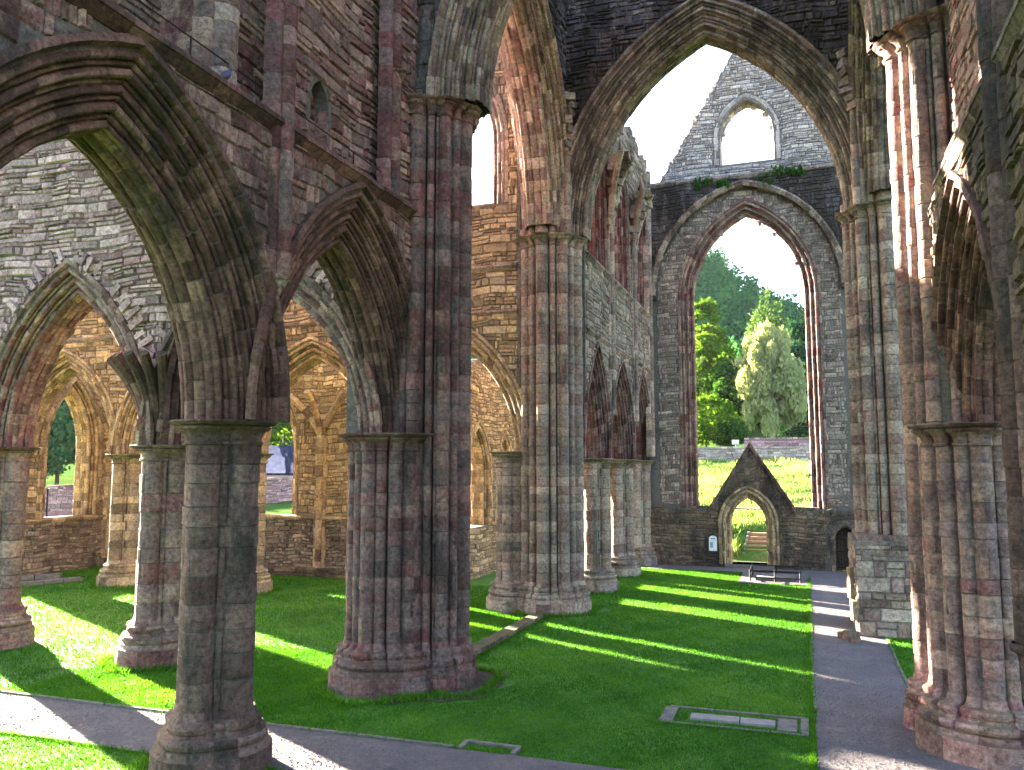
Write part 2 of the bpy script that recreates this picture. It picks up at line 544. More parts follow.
def sweep(mb, fr, op, prof, vous=0.34, rnd=None, jamb=False, inset=0.012, jit=0.006, half=None, band=0.34, sharp=True):
    """sweep a profile along an opening, voussoir by voussoir with sunk joints"""
    rnd = rnd or random.Random(3)
    arc = (op.R + 0.5) * math.acos(max(-1, min(1, (op.R - op.a) / (op.R + 0.01))))
    n = max(6, int(arc / vous))
    nj = max(2, int((op.spring - op.sill) / (vous * 1.05))) if jamb else 0
    m = len(prof)
    # normals of profile
    tan = np.gradient(prof, axis=0)
    nr = np.stack([-tan[:, 1], tan[:, 0]], 1)
    nr /= np.maximum(1e-6, np.linalg.norm(nr, axis=1))[:, None]
    if nr[:, 1][:m // 2].mean() < 0:
        nr = -nr
    # profile bands (blocks across)
    seg = np.hypot(*(prof[1:] - prof[:-1]).T)
    cum = np.concatenate([[0], np.cumsum(seg)])
    eps = 0.045

    def rows(kind_list):
        pass
    # parameter rows: (flank, t) list along the whole path
    ts = []
    for k in range(n):
        ts += [(k / n, 1), ((k + eps) / n, 0), ((k + 1 - eps) / n, 0)]
    ts.append((1.0, 0))
    tv = [t for t, _ in ts]
    jj = []
    if jamb:
        for k in range(nj):
            jj += [k, k + eps, k + 1 - eps]
    # build path per profile point
    paths = []
    for (r, t) in prof:
        p = op.path(r, tv, 0)
        if jamb:
            left = np.array([(op.c - op.a - r, op.sill + (op.spring - op.sill) * q / nj) for q in jj])
            right = np.array([(op.c + op.a + r, op.sill + (op.spring - op.sill) * q / nj) for q in jj])[::-1]
            p = np.concatenate([left, p, right])
        paths.append(p)
    paths = np.stack(paths, 1)                  # rows, m, 2
    flags = [f for _, f in ts] + [f for _, f in ts[::-1][1:]]
    blk = []
    for i, (t, f) in enumerate(ts):
        blk.append(min(n - 1, int(t * n + 1e-4)))
    blk = blk + [n + (n - 1 - q) for q in blk[::-1][1:]]
    if jamb:
        lf = [1 if abs(q - round(q)) < 1e-6 else 0 for q in jj]
        lb = [-1 - nj + int(q) for q in jj]
        rf = lf[::-1]
        rb = [2 * n + nj + 5 - int(q) for q in jj][::-1]
        flags = lf + flags + rf
        blk = lb + blk + rb
    flags = np.array(flags)
    blk = np.array(blk)
    rr = paths.shape[0]
    S = paths[:, :, 0]
    Z = paths[:, :, 1]
    T = np.broadcast_to(prof[:, 1], S.shape).copy()
    # inset joints along profile normal: needs r->direction; approximate using t component and outward r offset
    ins = -inset * flags[:, None] * np.ones(m)[None]
    wear = np.array([[rnd.gauss(0, jit) for _ in range(m // 6 + 2)] for _ in range(blk.max() - blk.min() + 1)])
    bi = blk - blk.min()
    ci = (np.arange(m) // 6)
    off = ins + wear[bi][:, ci]
    # radial direction in s,z
    dS = np.where(S < op.c, -1.0, 1.0)
    ang_s = S - op.c
    rad = np.stack([ang_s, np.maximum(0, Z - op.spring)], -1)
    rl = np.maximum(1e-6, np.linalg.norm(rad, axis=-1))[..., None]
    rad = rad / rl
    S = S + rad[..., 0] * nr[None, :, 0] * off
    Z = Z + rad[..., 1] * nr[None, :, 0] * off
    T = T + nr[None, :, 1] * off
    P = fr(S, T, Z)
    # colours
    nb = int(cum[-1] / band) + 2
    table = np.array([[[rnd.random(), rnd.random(), 0.0] for _ in range(nb)] for _ in range(blk.max() - blk.min() + 1)])
    shift = np.array([rnd.random() * band for _ in range(blk.max() - blk.min() + 1)])
    cmid = (cum[1:] + cum[:-1]) / 2
    C = np.zeros((rr - 1, m - 1, 3))
    U = np.full((rr - 1, m - 1, 4, 2), 0.5)
    for i in range(rr - 1):
        kb = bi[i]
        q = np.clip(((cmid + shift[kb]) / band).astype(int), 0, nb - 1)
        C[i] = table[kb, q]
        if flags[i]:
            C[i, :, 2] = 0.5
    mb.grid(P, C, U)


# ---- wall masses and laid stones
def wall_mass(mb, fr, s0, s1, z0, ztop, t0, t1, ops=(), step=0.35, blk=0.3, rnd=None):
    """solid wall with openings, both faces, tops, ends and reveals (the mortar core behind the stones)"""
    rnd = rnd or random.Random(5)
    ss = set(np.round(np.arange(s0, s1, step), 4)) | {s0, s1}
    for o in ops:
        for k in range(25):
            ss.add(round(o.s0 + (o.s1 - o.s0) * k / 24, 4))
        ss.add(round(o.s0, 4)); ss.add(round(o.s1, 4))
    ss = sorted(s for s in ss if s0 - 1e-6 <= s <= s1 + 1e-6)
    zt = ztop if callable(ztop) else (lambda s: ztop)
    MC = (0.4, 0.35, 1.0)

    def q(a, b, c, d, col=MC):
        mb.quads([a, b, c, d], [[0, 1, 2, 3]], [col])
    for a, b in zip(ss[:-1], ss[1:]):
        if b - a < 1e-4:
            continue
        mid = (a + b) / 2
        iv = [(z0, z0, zt(a), zt(b))]
        for o in ops:
            if o.s0 <= mid <= o.s1:
                new = []
                for (la, lb, ha, hb) in iv:
                    ta, tb = o.top(a), o.top(b)
                    if o.sill is not None and o.sill > z0 + 0.01:
                        if la < o.sill and ha > tb:
                            new.append((la, lb, o.sill, o.sill))
                            new.append((ta, tb, ha, hb))
                        elif la < o.sill:
                            new.append((la, lb, o.sill, o.sill))
                        else:
                            new.append((la, lb, ha, hb))
                    else:
                        ta, tb = max(ta, la), max(tb, lb)
                        if ha > ta and hb > tb:
                            new.append((ta, tb, ha, hb))
                iv = new
        for (la, lb, ha, hb) in iv:
            for t in (t0, t1):
                q(fr(a, t, la), fr(b, t, lb), fr(b, t, hb), fr(a, t, ha))
            q(fr(a, t0, ha), fr(b, t0, hb), fr(b, t1, hb), fr(a, t1, ha))
            q(fr(a, t0, la), fr(b, t0, lb), fr(b, t1, lb), fr(a, t1, la))
    for s in (s0, s1):
        q(fr(s, t0, z0), fr(s, t1, z0), fr(s, t1, zt(s)), fr(s, t0, zt(s)))
    for o in ops:
        lo = o.sill if o.sill is not None else z0
        z = lo
        while z < o.spring - 1e-3:
            h = min(blk, o.spring - z)
            for s in (o.s0, o.s1):
                tt = t0
                while tt < t1 - 1e-3:
                    w = min(t1 - tt, rnd.uniform(0.35, 0.7))
                    q(fr(s, tt, z), fr(s, tt + w, z), fr(s, tt + w, z + h), fr(s, tt, z + h), (rnd.random(), rnd.random(), 0))
                    tt += w
            z += h


def lay(mb, fr, s0, s1, z0, z1, t, sgn, ok, ch=(0.13, 0.26), ln=(0.22, 0.75), prot=(0.0, 0.045), rnd=None, gap=0.010, wave=0.09, dens=1.0):
    """lay individual stones in rough courses on a wall face"""
    rnd = rnd or random.Random(11)
    P, F, C = [], [], []
    z = z0
    sd = rnd.random() * 9

    def add(a, b, za, zb):
        p = rnd.uniform(*prot)
        j = lambda k: rnd.uniform(-k, k)
        w = min(b - a, zb - za)
        bv = min(0.035, 0.18 * w)
        base = [(a + gap, za + gap), (b - gap, za + gap), (b - gap, zb - gap), (a + gap, zb - gap)]
        fro = [(a + gap + bv * rnd.uniform(.5, 1.3), za + gap + bv * rnd.uniform(.4, 1.2)), (b - gap - bv * rnd.uniform(.5, 1.3), za + gap + bv * rnd.uniform(.4, 1.2)),
               (b - gap - bv * rnd.uniform(.5, 1.3), zb - gap - bv * rnd.uniform(.4, 1.2)), (a + gap + bv * rnd.uniform(.5, 1.3), zb - gap - bv * rnd.uniform(.4, 1.2))]
        n = len(P)
        for (s, zz) in base:
            P.append((s + j(.008), t + sgn * 0.002, zz + j(.006) + wave * wob(s * 0.6, sd)))
        for (s, zz) in fro:
            P.append((s, t + sgn * (0.016 + p + j(.009)), zz + wave * wob(s * 0.6, sd)))
        c = (rnd.random(), rnd.random(), 0.0)
        for q in ((4, 5, 6, 7), (0, 1, 5, 4), (1, 2, 6, 5), (2, 3, 7, 6), (3, 0, 4, 7)):
            F.append([n + k for k in q])
            C.append(c)

    def good(a, b, za, zb):
        m = (a + b) / 2
        return all(ok(s, zz) for s, zz in ((a, za), (b, za), (b, zb), (a, zb), (m, za), (m, zb), (m, (za + zb) / 2)))
    while z < z1 - 0.05:
        h = min(ch[0] * .8 + (ch[1] * 1.12 - ch[0] * .8) * rnd.random(), z1 - z)
        s = s0 - rnd.uniform(0, ln[1])
        while s < s1:
            L = (ln[0] * .8 + (ln[1] * 1.15 - ln[0]) * rnd.random() ** 1.7) * (0.7 + 0.6 * h / ch[1])
            a, b = max(s, s0), min(s + L, s1)
            s += L
            if b - a < 0.06 or rnd.random() > dens:
                continue
            if good(a, b, z, z + h):
                if rnd.random() < 0.30 and h > 0.16:
                    hm = z + h * rnd.uniform(.4, .6)
                    add(a, b, z, hm); add(a, b, hm, z + h)
                else:
                    add(a, b, z, z + h)
            else:
                k = max(2, int((b - a) / 0.12))
                for i in range(k):
                    aa, bb = a + (b - a) * i / k, a + (b - a) * (i + 1) / k
                    if good(aa, bb, z, z + h):
                        add(aa, bb, z, z + h)
        z += h
    if P:
        P = np.array(P)
        mb.quads(fr(P[:, 0], P[:, 1], P[:, 2]), F, C)


def no_open(ops, margin, ztop=None, extra=None):
    zt = ztop if (ztop is None or callable(ztop)) else (lambda s: ztop)

    def ok(s, z):
        if zt is not None and z > zt(s) + 0.02:
            return False
        if extra is not None and not extra(s, z):
            return False
        return not any(o.inside(s, z, margin) for o in ops)
    return ok


def rock(mb, c, sz, rnd, ang=0.0, cut=0.18):
    """a rough squared stone with chipped corners"""
    q = []
    for k in range(8):
        sx, sy, sz_ = (1 if k & 1 else -1), (1 if k & 2 else -1), (1 if k & 4 else -1)
        q.append([sx * sz[0] / 2 * rnd.uniform(1 - cut, 1.0), sy * sz[1] / 2 * rnd.uniform(1 - cut, 1.0), sz_ * sz[2] / 2 * rnd.uniform(1 - cut, 1.0)])
    q = np.array(q)
    ca, sa = math.cos(ang), math.sin(ang)
    q = np.stack([q[:, 0] * ca - q[:, 1] * sa, q[:, 0] * sa + q[:, 1] * ca, q[:, 2]], 1) + np.array(c)
    F = [(0, 1, 3, 2), (4, 6, 7, 5), (0, 4, 5, 1), (1, 5, 7, 3), (3, 7, 6, 2), (2, 6, 4, 0)]
    mb.quads(q, F, [(rnd.random(), rnd.random(), 0)] * 6)


def box(mb, lo, hi, col=(0.5, 0.5, 0)):
    x0, y0, z0 = lo
    x1, y1, z1 = hi
    P = [(x0, y0, z0), (x1, y0, z0), (x1, y1, z0), (x0, y1, z0), (x0, y0, z1), (x1, y0, z1), (x1, y1, z1), (x0, y1, z1)]
    mb.quads(P, [(0, 3, 2, 1), (4, 5, 6, 7), (0, 1, 5, 4), (1, 2, 6, 5), (2, 3, 7, 6), (3, 0, 4, 7)], [col] * 6)


def bar(mb, a, b, r, n=8, col=(0.5, 0.5, 0), r2=None):
    a, b = np.array(a, float), np.array(b, float)
    d = b - a
    L = np.linalg.norm(d)
    d = d / L
    u = np.cross(d, [0, 0, 1.0])
    if np.linalg.norm(u) < 1e-3:
        u = np.array([1.0, 0, 0])
    u /= np.linalg.norm(u)
    w = np.cross(d, u)
    r2 = r if r2 is None else r2
    ang = np.linspace(0, 2 * PI, n, endpoint=False)
    ring = np.cos(ang)[:, None] * u + np.sin(ang)[:, None] * w
    P = np.stack([a + ring * r * 0.02, a + ring * r, b + ring * r2, b + ring * r2 * 0.02])
    mb.grid(P, np.broadcast_to(np.array(col, float), (3, n, 3)), closed=True)


def grow(ops, r):
    """the same openings widened concentrically, so that a moulding can sit inside the wall"""
    out = []
    for o in ops:
        ap = o.spring + math.sqrt((o.R + r) ** 2 - (o.R - o.a) ** 2)
        out.append(Op(o.s0 - r, o.s1 + r, o.spring, ap, o.sill))
    return out


# ---- piers
def outline(circles, n, sq=None):
    """star-shaped union of circles -> radius by angle"""
    a = np.linspace(0, 2 * PI, n, endpoint=False)
    r = np.zeros(n)
    for (cx, cy, cr) in circles:
        b = cx * np.cos(a) + cy * np.sin(a)
        disc = b * b - (cx * cx + cy * cy - cr * cr)
        v = np.where(disc >= 0, b + np.sqrt(np.maximum(disc, 0)), 0)
        r = np.maximum(r, v)
    return a, r


def smooth_r(r, k):
    n = len(r)
    m = np.array([r[(np.arange(i - k, i + k + 1)) % n].max() for i in range(n)])
    return np.array([m[(np.arange(i - k, i + k + 1)) % n].mean() for i in range(n)])


def ring_stack(mb, cx, cy, a, rows, cols, fr_blocks=None, mask=None):
    """rows: list of (z, r array)"""
    P = np.stack([np.stack([cx + r * np.cos(a), cy + r * np.sin(a), np.full(len(a), z)], 1) for z, r in rows])
    mb.grid(P, cols, fr_blocks, closed=True)


def shaft_courses(mb, cx, cy, a, r, z0, z1, ch=(0.26, 0.40), bl=0.55, rnd=None, jit=0.007, inset=0.014, rot=0.0):
    rnd = rnd or random.Random(4)
    n = len(a)
    per = np.hypot(*(np.stack([r * np.cos(a), r * np.sin(a)], 1) - np.roll(np.stack([r * np.cos(a), r * np.sin(a)], 1), -1, 0)).T)
    cum = np.concatenate([[0], np.cumsum(per)])
    tot = cum[-1]
    z = z0
    rows, cols, us = [], [], []
    while z < z1 - 0.02:
        h = min(rnd.uniform(*ch), z1 - z)
        if z1 - z - h < 0.12:
            h = z1 - z
        nb = max(3, int(tot / bl))
        sh = rnd.random() * tot / nb
        lows = [i_ for i_ in range(n) if r[i_] <= r[i_ - 1] and r[i_] < r[(i_ + 1) % n]]
        if len(lows) >= 4:
            k0, e_l = rnd.randrange(3), []
            while k0 < len(lows):
                e_l.append(cum[lows[k0]])
                if rnd.random() < .22 and k0 + 1 < len(lows):
                    e_l.append((cum[lows[k0]] + cum[lows[k0 + 1]]) / 2)
                k0 += rnd.choice((1, 1, 2, 2, 3))
            edges = np.array(e_l)
            nb = len(edges)
        else:
            edges = np.sort((np.arange(nb) + np.array([rnd.uniform(-.25, .25) for _ in range(nb)])) * tot / nb + sh)
        mid = (cum[1:] + cum[:-1]) / 2
        bi = np.searchsorted(edges, mid) % nb
        bh_, bb_ = rnd.random(), rnd.random()
        cc = np.array([[bh_ * .62 + .38 * rnd.random(), bb_ * .5 + .5 * rnd.random(), 0.0] for _ in range(nb)])[bi]
        wj = np.array([rnd.gauss(0, jit) for _ in range(nb)])[bi]
        rn = r + wj + np.array([rnd.gauss(0, jit * 0.35) for _ in range(n)])
        # block-local coordinate for the upright joints
        e0 = edges[(bi - 1) % nb]
        e1 = edges[bi]
        wid = (e1 - e0) % tot + 1e-6
        ul = np.clip(((cum[:-1] - e0) % tot) / wid, 0, 1)
        ur = ul + per / wid
        ul = np.where(ul > 1 - 1e-6, 0, ul)
        u = np.stack([np.stack([ul, np.full(n, .5)], 1), np.stack([ur, np.full(n, .5)], 1), np.stack([ur, np.full(n, .5)], 1), np.stack([ul, np.full(n, .5)], 1)], 1)
        e = min(0.018, h * 0.1)
        rows += [(z, r - inset), (z + e, rn), (z + h - e, rn)]
        cj = cc.copy()
        cj[:, 2] = 0.6
        cols += [cj, cc, cj]
        us += [u, u, u]
        z += h
    rows.append((z1, r - inset))
    ring_stack(mb, cx, cy, a, rows, np.stack(cols), np.stack(us))


def ring_profile(mb, cx, cy, a, r, rs, prof, rnd, blocks=10, cap=True):
    """prof: list of (z, offset, smoothness 0..1)"""
    rows = [(z, (1 - k) * r + k * rs + o) for z, o, k in prof]
    n = len(a)
    cols = []
    sh = rnd.random()
    bi = ((np.arange(n) / n * blocks + sh).astype(int)) % blocks
    last = None
    for i in range(len(rows) - 1):
        if last is None or prof[i][0] - last > 0.22:
            cc = np.array([[rnd.random(), rnd.random(), 0] for _ in range(blocks)])[np.roll(bi, rnd.randrange(n))]
            last = prof[i][0]
        cols.append(cc)
    P = [(z, rr + np.array([rnd.gauss(0, 0.006) for _ in range(n)])) for z, rr in rows]
    if cap:
        P.append((rows[-1][0], rows[-1][1] * 0.05))
        cols.append(cc)
    ring_stack(mb, cx, cy, a, P, np.stack(cols))


BASE = [(0.0, 0.33, 1), (0.40, 0.315, 1), (0.43, 0.25, 1), (0.51, 0.245, .95), (0.53, 0.19, .9), (0.56, 0.235, .85), (0.62, 0.26, .8), (0.68, 0.235, .75), (0.71, 0.15, .6), (0.76, 0.125, .5), (0.79, 0.165, .4), (0.85, 0.185, .35), (0.90, 0.165, .3), (0.93, 0.07, .15), (0.98, 0.03, .05), (1.08, 0.005, 0)]
CAPP = [(-0.42, 0.0, 0), (-0.40, 0.045, 0), (-0.36, 0.05, 0), (-0.33, 0.01, 0), (-0.24, 0.03, .1), (-0.17, 0.09, .3), (-0.15, 0.14, .4), (-0.11, 0.16, .6), (-0.09, 0.11, .6), (-0.06, 0.20, .8), (-0.02, 0.23, .9), (0.0, 0.20, .9)]

QUAD = [(0.43, 0, 0.275), (-0.43, 0, 0.275), (0, 0.43, 0.275), (0, -0.43, 0.275), (0, 0, 0.36)] + [(.39 * math.cos(k * PI / 2 + PI / 4), .39 * math.sin(k * PI / 2 + PI / 4), .075) for k in range(4)]


def crossing_circles():
    c = [(0, 0, 0.80)]
    for k in range(16):
        b = k * PI / 8
        d, r = ((1.02, .20), (.99, .10), (1.0, .165), (.99, .10))[k % 4]
        c.append((d * math.cos(b), d * math.sin(b), r))
    for k in range(16):
        b = (k + .5) * PI / 8
        c.append((.94 * math.cos(b), .94 * math.sin(b), .055))
    return c


def pier(name, label, cat, loc, mat, capz, circles, group, seed, n=144, base=1.0, bh=1.0, split=None, top=None):
    rnd = random.Random(seed)
    t = thing(name, label, cat, loc, group)
    a, r = outline(circles, n)
    rs = smooth_r(r, n // 14)
    mb = MB()
    ring_profile(mb, loc[0], loc[1], a, r, rs, [(z * bh, o * base, k) for z, o, k in BASE], rnd, 14, False)
    mb.build('base', mat, t)
    mb = MB()
    shaft_courses(mb, loc[0], loc[1], a, r, 1.06 * bh, capz - 0.40, rnd=rnd, ch=(.30, .56), bl=.62, jit=.011, inset=.018)
    mb.build('shaft', mat, t)
    mb = MB()
    ring_profile(mb, loc[0], loc[1], a, r, rs, [(capz + z, o, k) for z, o, k in CAPP], rnd, 8)
    mb.build('capital', mat, t)
    return t


def wall_shaft(mb, fr, s, t, z0, z1, rr=(0.10, 0.15, 0.10), sp=0.19, rnd=None, n=10):
    """a cluster of engaged shafts running up a wall"""
    rnd = rnd or random.Random(2)
    k = len(rr)
    circles = []
    pts = []
    a = np.linspace(-0.55 * PI, 0.55 * PI, n)
    for i, r in enumerate(rr):
        off = (i - (k - 1) / 2) * sp
        pr = 0.10 if i == k // 2 and k > 1 else 0.0
        for q in a:
            pts.append((off + r * math.sin(q), pr + r * math.cos(q)))
    pts = np.array([(-(k / 2) * sp - 0.05, -0.15)] + [tuple(p) for p in pts] + [((k / 2) * sp + 0.05, -0.15)])
    m = len(pts)
    rows, cols = [], []
    z = z0
    while z < z1 - 0.02:
        h = min(rnd.uniform(0.3, 0.6), z1 - z)
        c = [[rnd.random(), rnd.random(), 0] for _ in range(k)]
        dj = rnd.gauss(0, 0.006)
        for zz, d in ((z, -0.012), (z + 0.015, dj), (z + h - 0.015, dj)):
            rows.append(fr(s + pts[:, 0], t + pts[:, 1] + d, zz))
            cols.append([c[min(k - 1, max(0, (j - 1) // n))] for j in range(m - 1)])
        z += h
    rows.append(fr(s + pts[:, 0], t + pts[:, 1] - 0.012, z1))
    # close the top
    rows.append(fr(s + pts[:, 0] * 0.02, t + pts[:, 1] * 0.02 - 0.1, z1 + 0.01))
    cols.append(cols[-1])
    mb.grid(np.stack(rows), np.array(cols))


def corbel(mb, fr, s, t, z, w=0.42, h=0.45, d=0.32, rnd=None):
    rnd = rnd or random.Random(9)
    rows, cols = [], []
    a = np.linspace(-PI / 2, PI / 2, 13)
    for q, sc in ((0, 1.0), (0.10, 1.08), (0.2, 1.02), (0.26, 0.86), (0.45, 0.78), (0.7, 0.55), (0.88, 0.40), (0.94, 0.42), (1.0, 0.2), (1.01, 0.02)):
        rows.append(fr(s + np.sin(a) * w * sc * (1 + rnd.uniform(-.05, .05)), t - 0.1 + (0.1 + d * sc) * np.cos(a), z - q * h))
        cols.append([[rnd.random() * .3 + .3, .6, 0]] * 12)
    mb.grid(np.stack(rows), np.array(cols[:-1]))


def string_course(mb, fr, s0, s1, t, z, d=0.16, h=0.24, rnd=None, slope=0.06, bl=0.9):
    """projecting moulded course, block by block"""
    rnd = rnd or random.Random(6)
    s = s0
    prof = [(-0.05, -h), (0.02, -h), (d * .35, -h * .8), (d * .8, -h * .5), (d * .85, -h * .42), (d, -h * .4), (d, -h * .12), (d * .9, 0.0), (-0.05, slope)]
    while s < s1 - 0.01:
        w = min(rnd.uniform(.6, 1.3) * bl, s1 - s)
        c = (rnd.random(), rnd.random(), 0)
        dj, dz = rnd.gauss(0, .008), rnd.gauss(0, .006)
        rows = []
        for ss, k in ((s + .003, 0.9), (s + .02, 1), (s + w - .02, 1), (s + w - .003, .9)):
            rows.append(np.stack([fr(ss, t + p[0] * k + dj, z + p[1] * (0.95 + 0.05 * k) + dz) for p in prof]))
        P = np.stack(rows)
        mb.grid(P, np.broadcast_to(np.array(c, float), (3, len(prof) - 1, 3)))
        for e in (0, 3):
            mb.quads(np.concatenate([P[e], P[e].mean(0)[None]]), [[i, i + 1, len(prof)] for i in range(len(prof) - 1)], [c] * (len(prof) - 1))
        s += w


ROLLS = [.16, .10, .17, .09, .15, .10, .18, .10, .16]
ROLLS2 = [.18, .10, .20, .11, .20]

AX = -9.45            # axis of the transept's east arcade
# =====================================================================================================
# THE GROUND
# =====================================================================================================
rt = random.Random(21)


def hgt(x, y):
    """height of the ground: level inside the abbey, a bank and meadow south of it, then a wooded hill"""
    h = 0.0
    if y > 45.0:
        e_ = min(1.0, max(0.0, (-x - 20) / 25.0))
        h += 1.25 * min(1, max(0, (y - 45.6) / 3.6))
        h += max(0.0, min(y, 92) - 49) * 0.108 * (1 - .75 * e_ * e_ * (3 - 2 * e_))
        h += max(0.0, min(y, 100) - 92) * 0.14
        h += max(0.0, min(y, 135) - 100) * 0.06
        e = max(0.0, y - 130)
        h += 78 * (1 - math.exp(-(e / 150.0) ** 1.6)) * (1.0 - 0.36 * math.tanh((x + 20) / 24.0)) if e > 0 else 0
    if x < -37:
        pass
    return h


def terrain():
    xs = np.concatenate([np.linspace(-400, -150, 8), np.linspace(-140, 60, 81), np.linspace(80, 300, 8)])
    ys = np.concatenate([[-120, -60, -20], np.linspace(-10, 44, 28), np.linspace(45, 100, 56), np.linspace(103, 420, 60)])
    X, Y = np.meshgrid(xs, ys)
    Z = np.vectorize(hgt)(X, Y)
    for i in range(Z.shape[0]):
        for j in range(Z.shape[1]):
            if Y[i, j] > 50:
                Z[i, j] += 0.18 * wob(X[i, j] * 0.35, 1) * wob(Y[i, j] * 0.5, 2)
    Z[(Y < 44.5)] -= 0.08
    Z -= 0.012
    P = np.stack([X, Y, Z], -1)
    mb = MB()
    mb.grid(P, np.full((P.shape[0] - 1, P.shape[1] - 1, 3), .5))
    return structure(mb.build('meadow_ground', 'meadow', smooth=60))


terrain()


def sheet(name, poly_grid, mat):
    mb = MB()
    mb.grid(poly_grid, np.full((poly_grid.shape[0] - 1, poly_grid.shape[1] - 1, 3), .5))
    return structure(mb.build(name, mat, smooth=60))


def rect(x0, x1, y0, y1, z, nx=2, ny=2, amp=0.0):
    X, Y = np.meshgrid(np.linspace(x0, x1, nx), np.linspace(y0, y1, ny))
    Z = np.full(X.shape, z)
    if amp:
        Z = Z + amp * (np.sin(X * 1.3) * np.sin(Y * 1.1) + 0.5 * np.sin(X * 3.1 + 1) * np.sin(Y * 2.7))
    return np.stack([X, Y, Z], -1)


# lawn sheet, gravel walk down the transept, cross walk in front of the arcade, strip along the end wall
sheet('lawn', rect(-60, 14, -6, 43.4, 0.0, 149, 100, 0.012), 'lawn')


def strip(name, pts_l, pts_r, z, mat, n=40):
    a = np.array(pts_l, float)
    b = np.array(pts_r, float)
    P = []
    for k in range(8):
        t = k / 7
        P.append(np.concatenate([a * (1 - t) + b * t, np.full((len(a), 1), z)], 1))
    return sheet(name, np.stack(P), mat)


ys = np.linspace(-4, 41.6, 60)
strip('gravel_path', [(0.05 + 0.005 * y + 0.05 * wob(y * .9, 4), y) for y in ys], [((2.05 + 0.006 * y + 0.04 * wob(y, 2)) if y > 19 else (2.1 + min(1.6, (19.6 - y) * 0.9)), y) for y in ys], 0.020, 'path')
xs = np.linspace(-60, 0.3, 60)
strip('cross_path', [(x, 11.95 + 0.04 * wob(x * .8)) for x in xs], [(x, 13.95 + 0.03 * wob(x, 3)) for x in xs], 0.024, 'path')
xs = np.linspace(-7.4, 3.2, 20)
strip('wall_foot_path', [(x, 41.4 + 0.03 * wob(x)) for x in xs], [(x, 43.15) for x in xs], 0.028, 'path')
strip('paved_patch', [(x, 37.6) for x in np.linspace(-2.7, 0.25, 6)], [(x - .05, 41.5) for x in np.linspace(-2.7, 0.25, 6)], 0.032, 'path')
strip('doorstep_path', [(x, 44.4) for x in np.linspace(-4.5, -.6, 6)], [(x, 46.4) for x in np.linspace(-4.5, -.6, 6)], 0.02, 'slab')


def edging(name, label, pts, w, h, mat='kerb', group=None, z=0.0):
    mb = MB()
    for a, b in zip(pts[:-1], pts[1:]):
        a, b = np.array(a, float), np.array(b, float)
        L = np.linalg.norm(b - a)
        n = max(1, int(L / 0.8))
        d = (b - a) / L
        for k in range(n):
            c = a + d * (k + .5) * L / n
            rock(mb, (c[0], c[1], z + h / 2 - 0.02), (L / n - .015, w, h + .04), rt, math.atan2(d[1], d[0]), .06)
    return tag(mb.build(name, mat), label, 'kerb', group)


edging('path_kerb', 'thin stone edging along the left side of the long gravel path', [(0.02 + 0.005 * y + 0.05 * wob(y * .9, 4), y) for y in np.arange(18.6, 40.5, 2)], .06, .035)
edging('path_kerb', 'thin stone edging on the right side of the gravel path beyond the near right pier', [(2.07 + 0.006 * y + 0.04 * wob(y, 2), y) for y in np.arange(19, 41, 2)], .06, .05)
edging('path_kerb', 'low stone edging between the lawn and the far side of the foreground cross path', [(x, 13.98 + 0.03 * wob(x, 3)) for x in np.arange(-30, -5.2, 2)], .08, .06)
edging('stone_footing', 'dark raised stone footing running along the grass between the two left crossing piers', [(-8.5, 20.0), (-8.45, 26.6)], .42, .15, 'brown')
edging('stone_footing', 'low stone footing in the grass at far left before the aisle wall', [(-33.5, 27.6), (-31.9, 28.9)], .5, .22)
edging('stone_footing', 'long low stone wall stub at far left edge of the grass', [(-34.0, 25.8), (-31.6, 25.6), (-30.4, 28.6)], .4, .18)

mb = MB()
for (x0, x1, y0, y1) in [(-2.75, 0, 17.83, 17.93), (-2.8, 0, 16.72, 16.82), (-2.82, -2.55, 16.83, 17.82), (-0.16, 0.0, 16.83, 17.82)]:
    L = x1 - x0
    k = max(1, int(L / .7))
    for i in range(k):
        rock(mb, (x0 + L * (i + .5) / k, (y0 + y1) / 2, 0.01), (L / k - .01, y1 - y0, .045), rt, 0, .03)
gf = tag(mb.build('grave_border', 'kerb'), 'long rectangular stone border set flush in the lawn beside the gravel path', 'stone border')
mb = MB()
for (x0, x1) in [(-2.25, -1.3), (-1.28, -.62)]:
    rock(mb, ((x0 + x1) / 2, 17.3, 0.015), (x1 - x0, .36, .06), rt, 0.02, .02)
tag(mb.build('grave_slab', 'slab'), 'pale long grave slab lying within the stone border in the lawn', 'slab')
mb = MB()
rock(mb, (-0.4, 17.3, 0.01), (.36, .8, .05), rt, 0, .03)
tag(mb.build('grave_slab', 'kerb'), 'dark square slab at the path end of the stone border in the lawn', 'slab')

# corner paving where the cross path meets the grass
mb = MB()
for (p0, p1) in [((-5.9, 13.98), (-5.9, 14.35)), ((-5.9, 14.35), (-4.9, 14.35)), ((-4.9, 14.35), (-4.9, 14.0))]:
    a, b = np.array(p0), np.array(p1)
    c = (a + b) / 2
    L = np.linalg.norm(b - a)
    rock(mb, (c[0], c[1], .02), (L + .05, .09, .07), rt, math.atan2(b[1] - a[1], b[0] - a[0]), .04)
tag(mb.build('pillar_footing', 'kerb'), 'small square stone outline jutting from the cross path edge into the lawn', 'stone border')

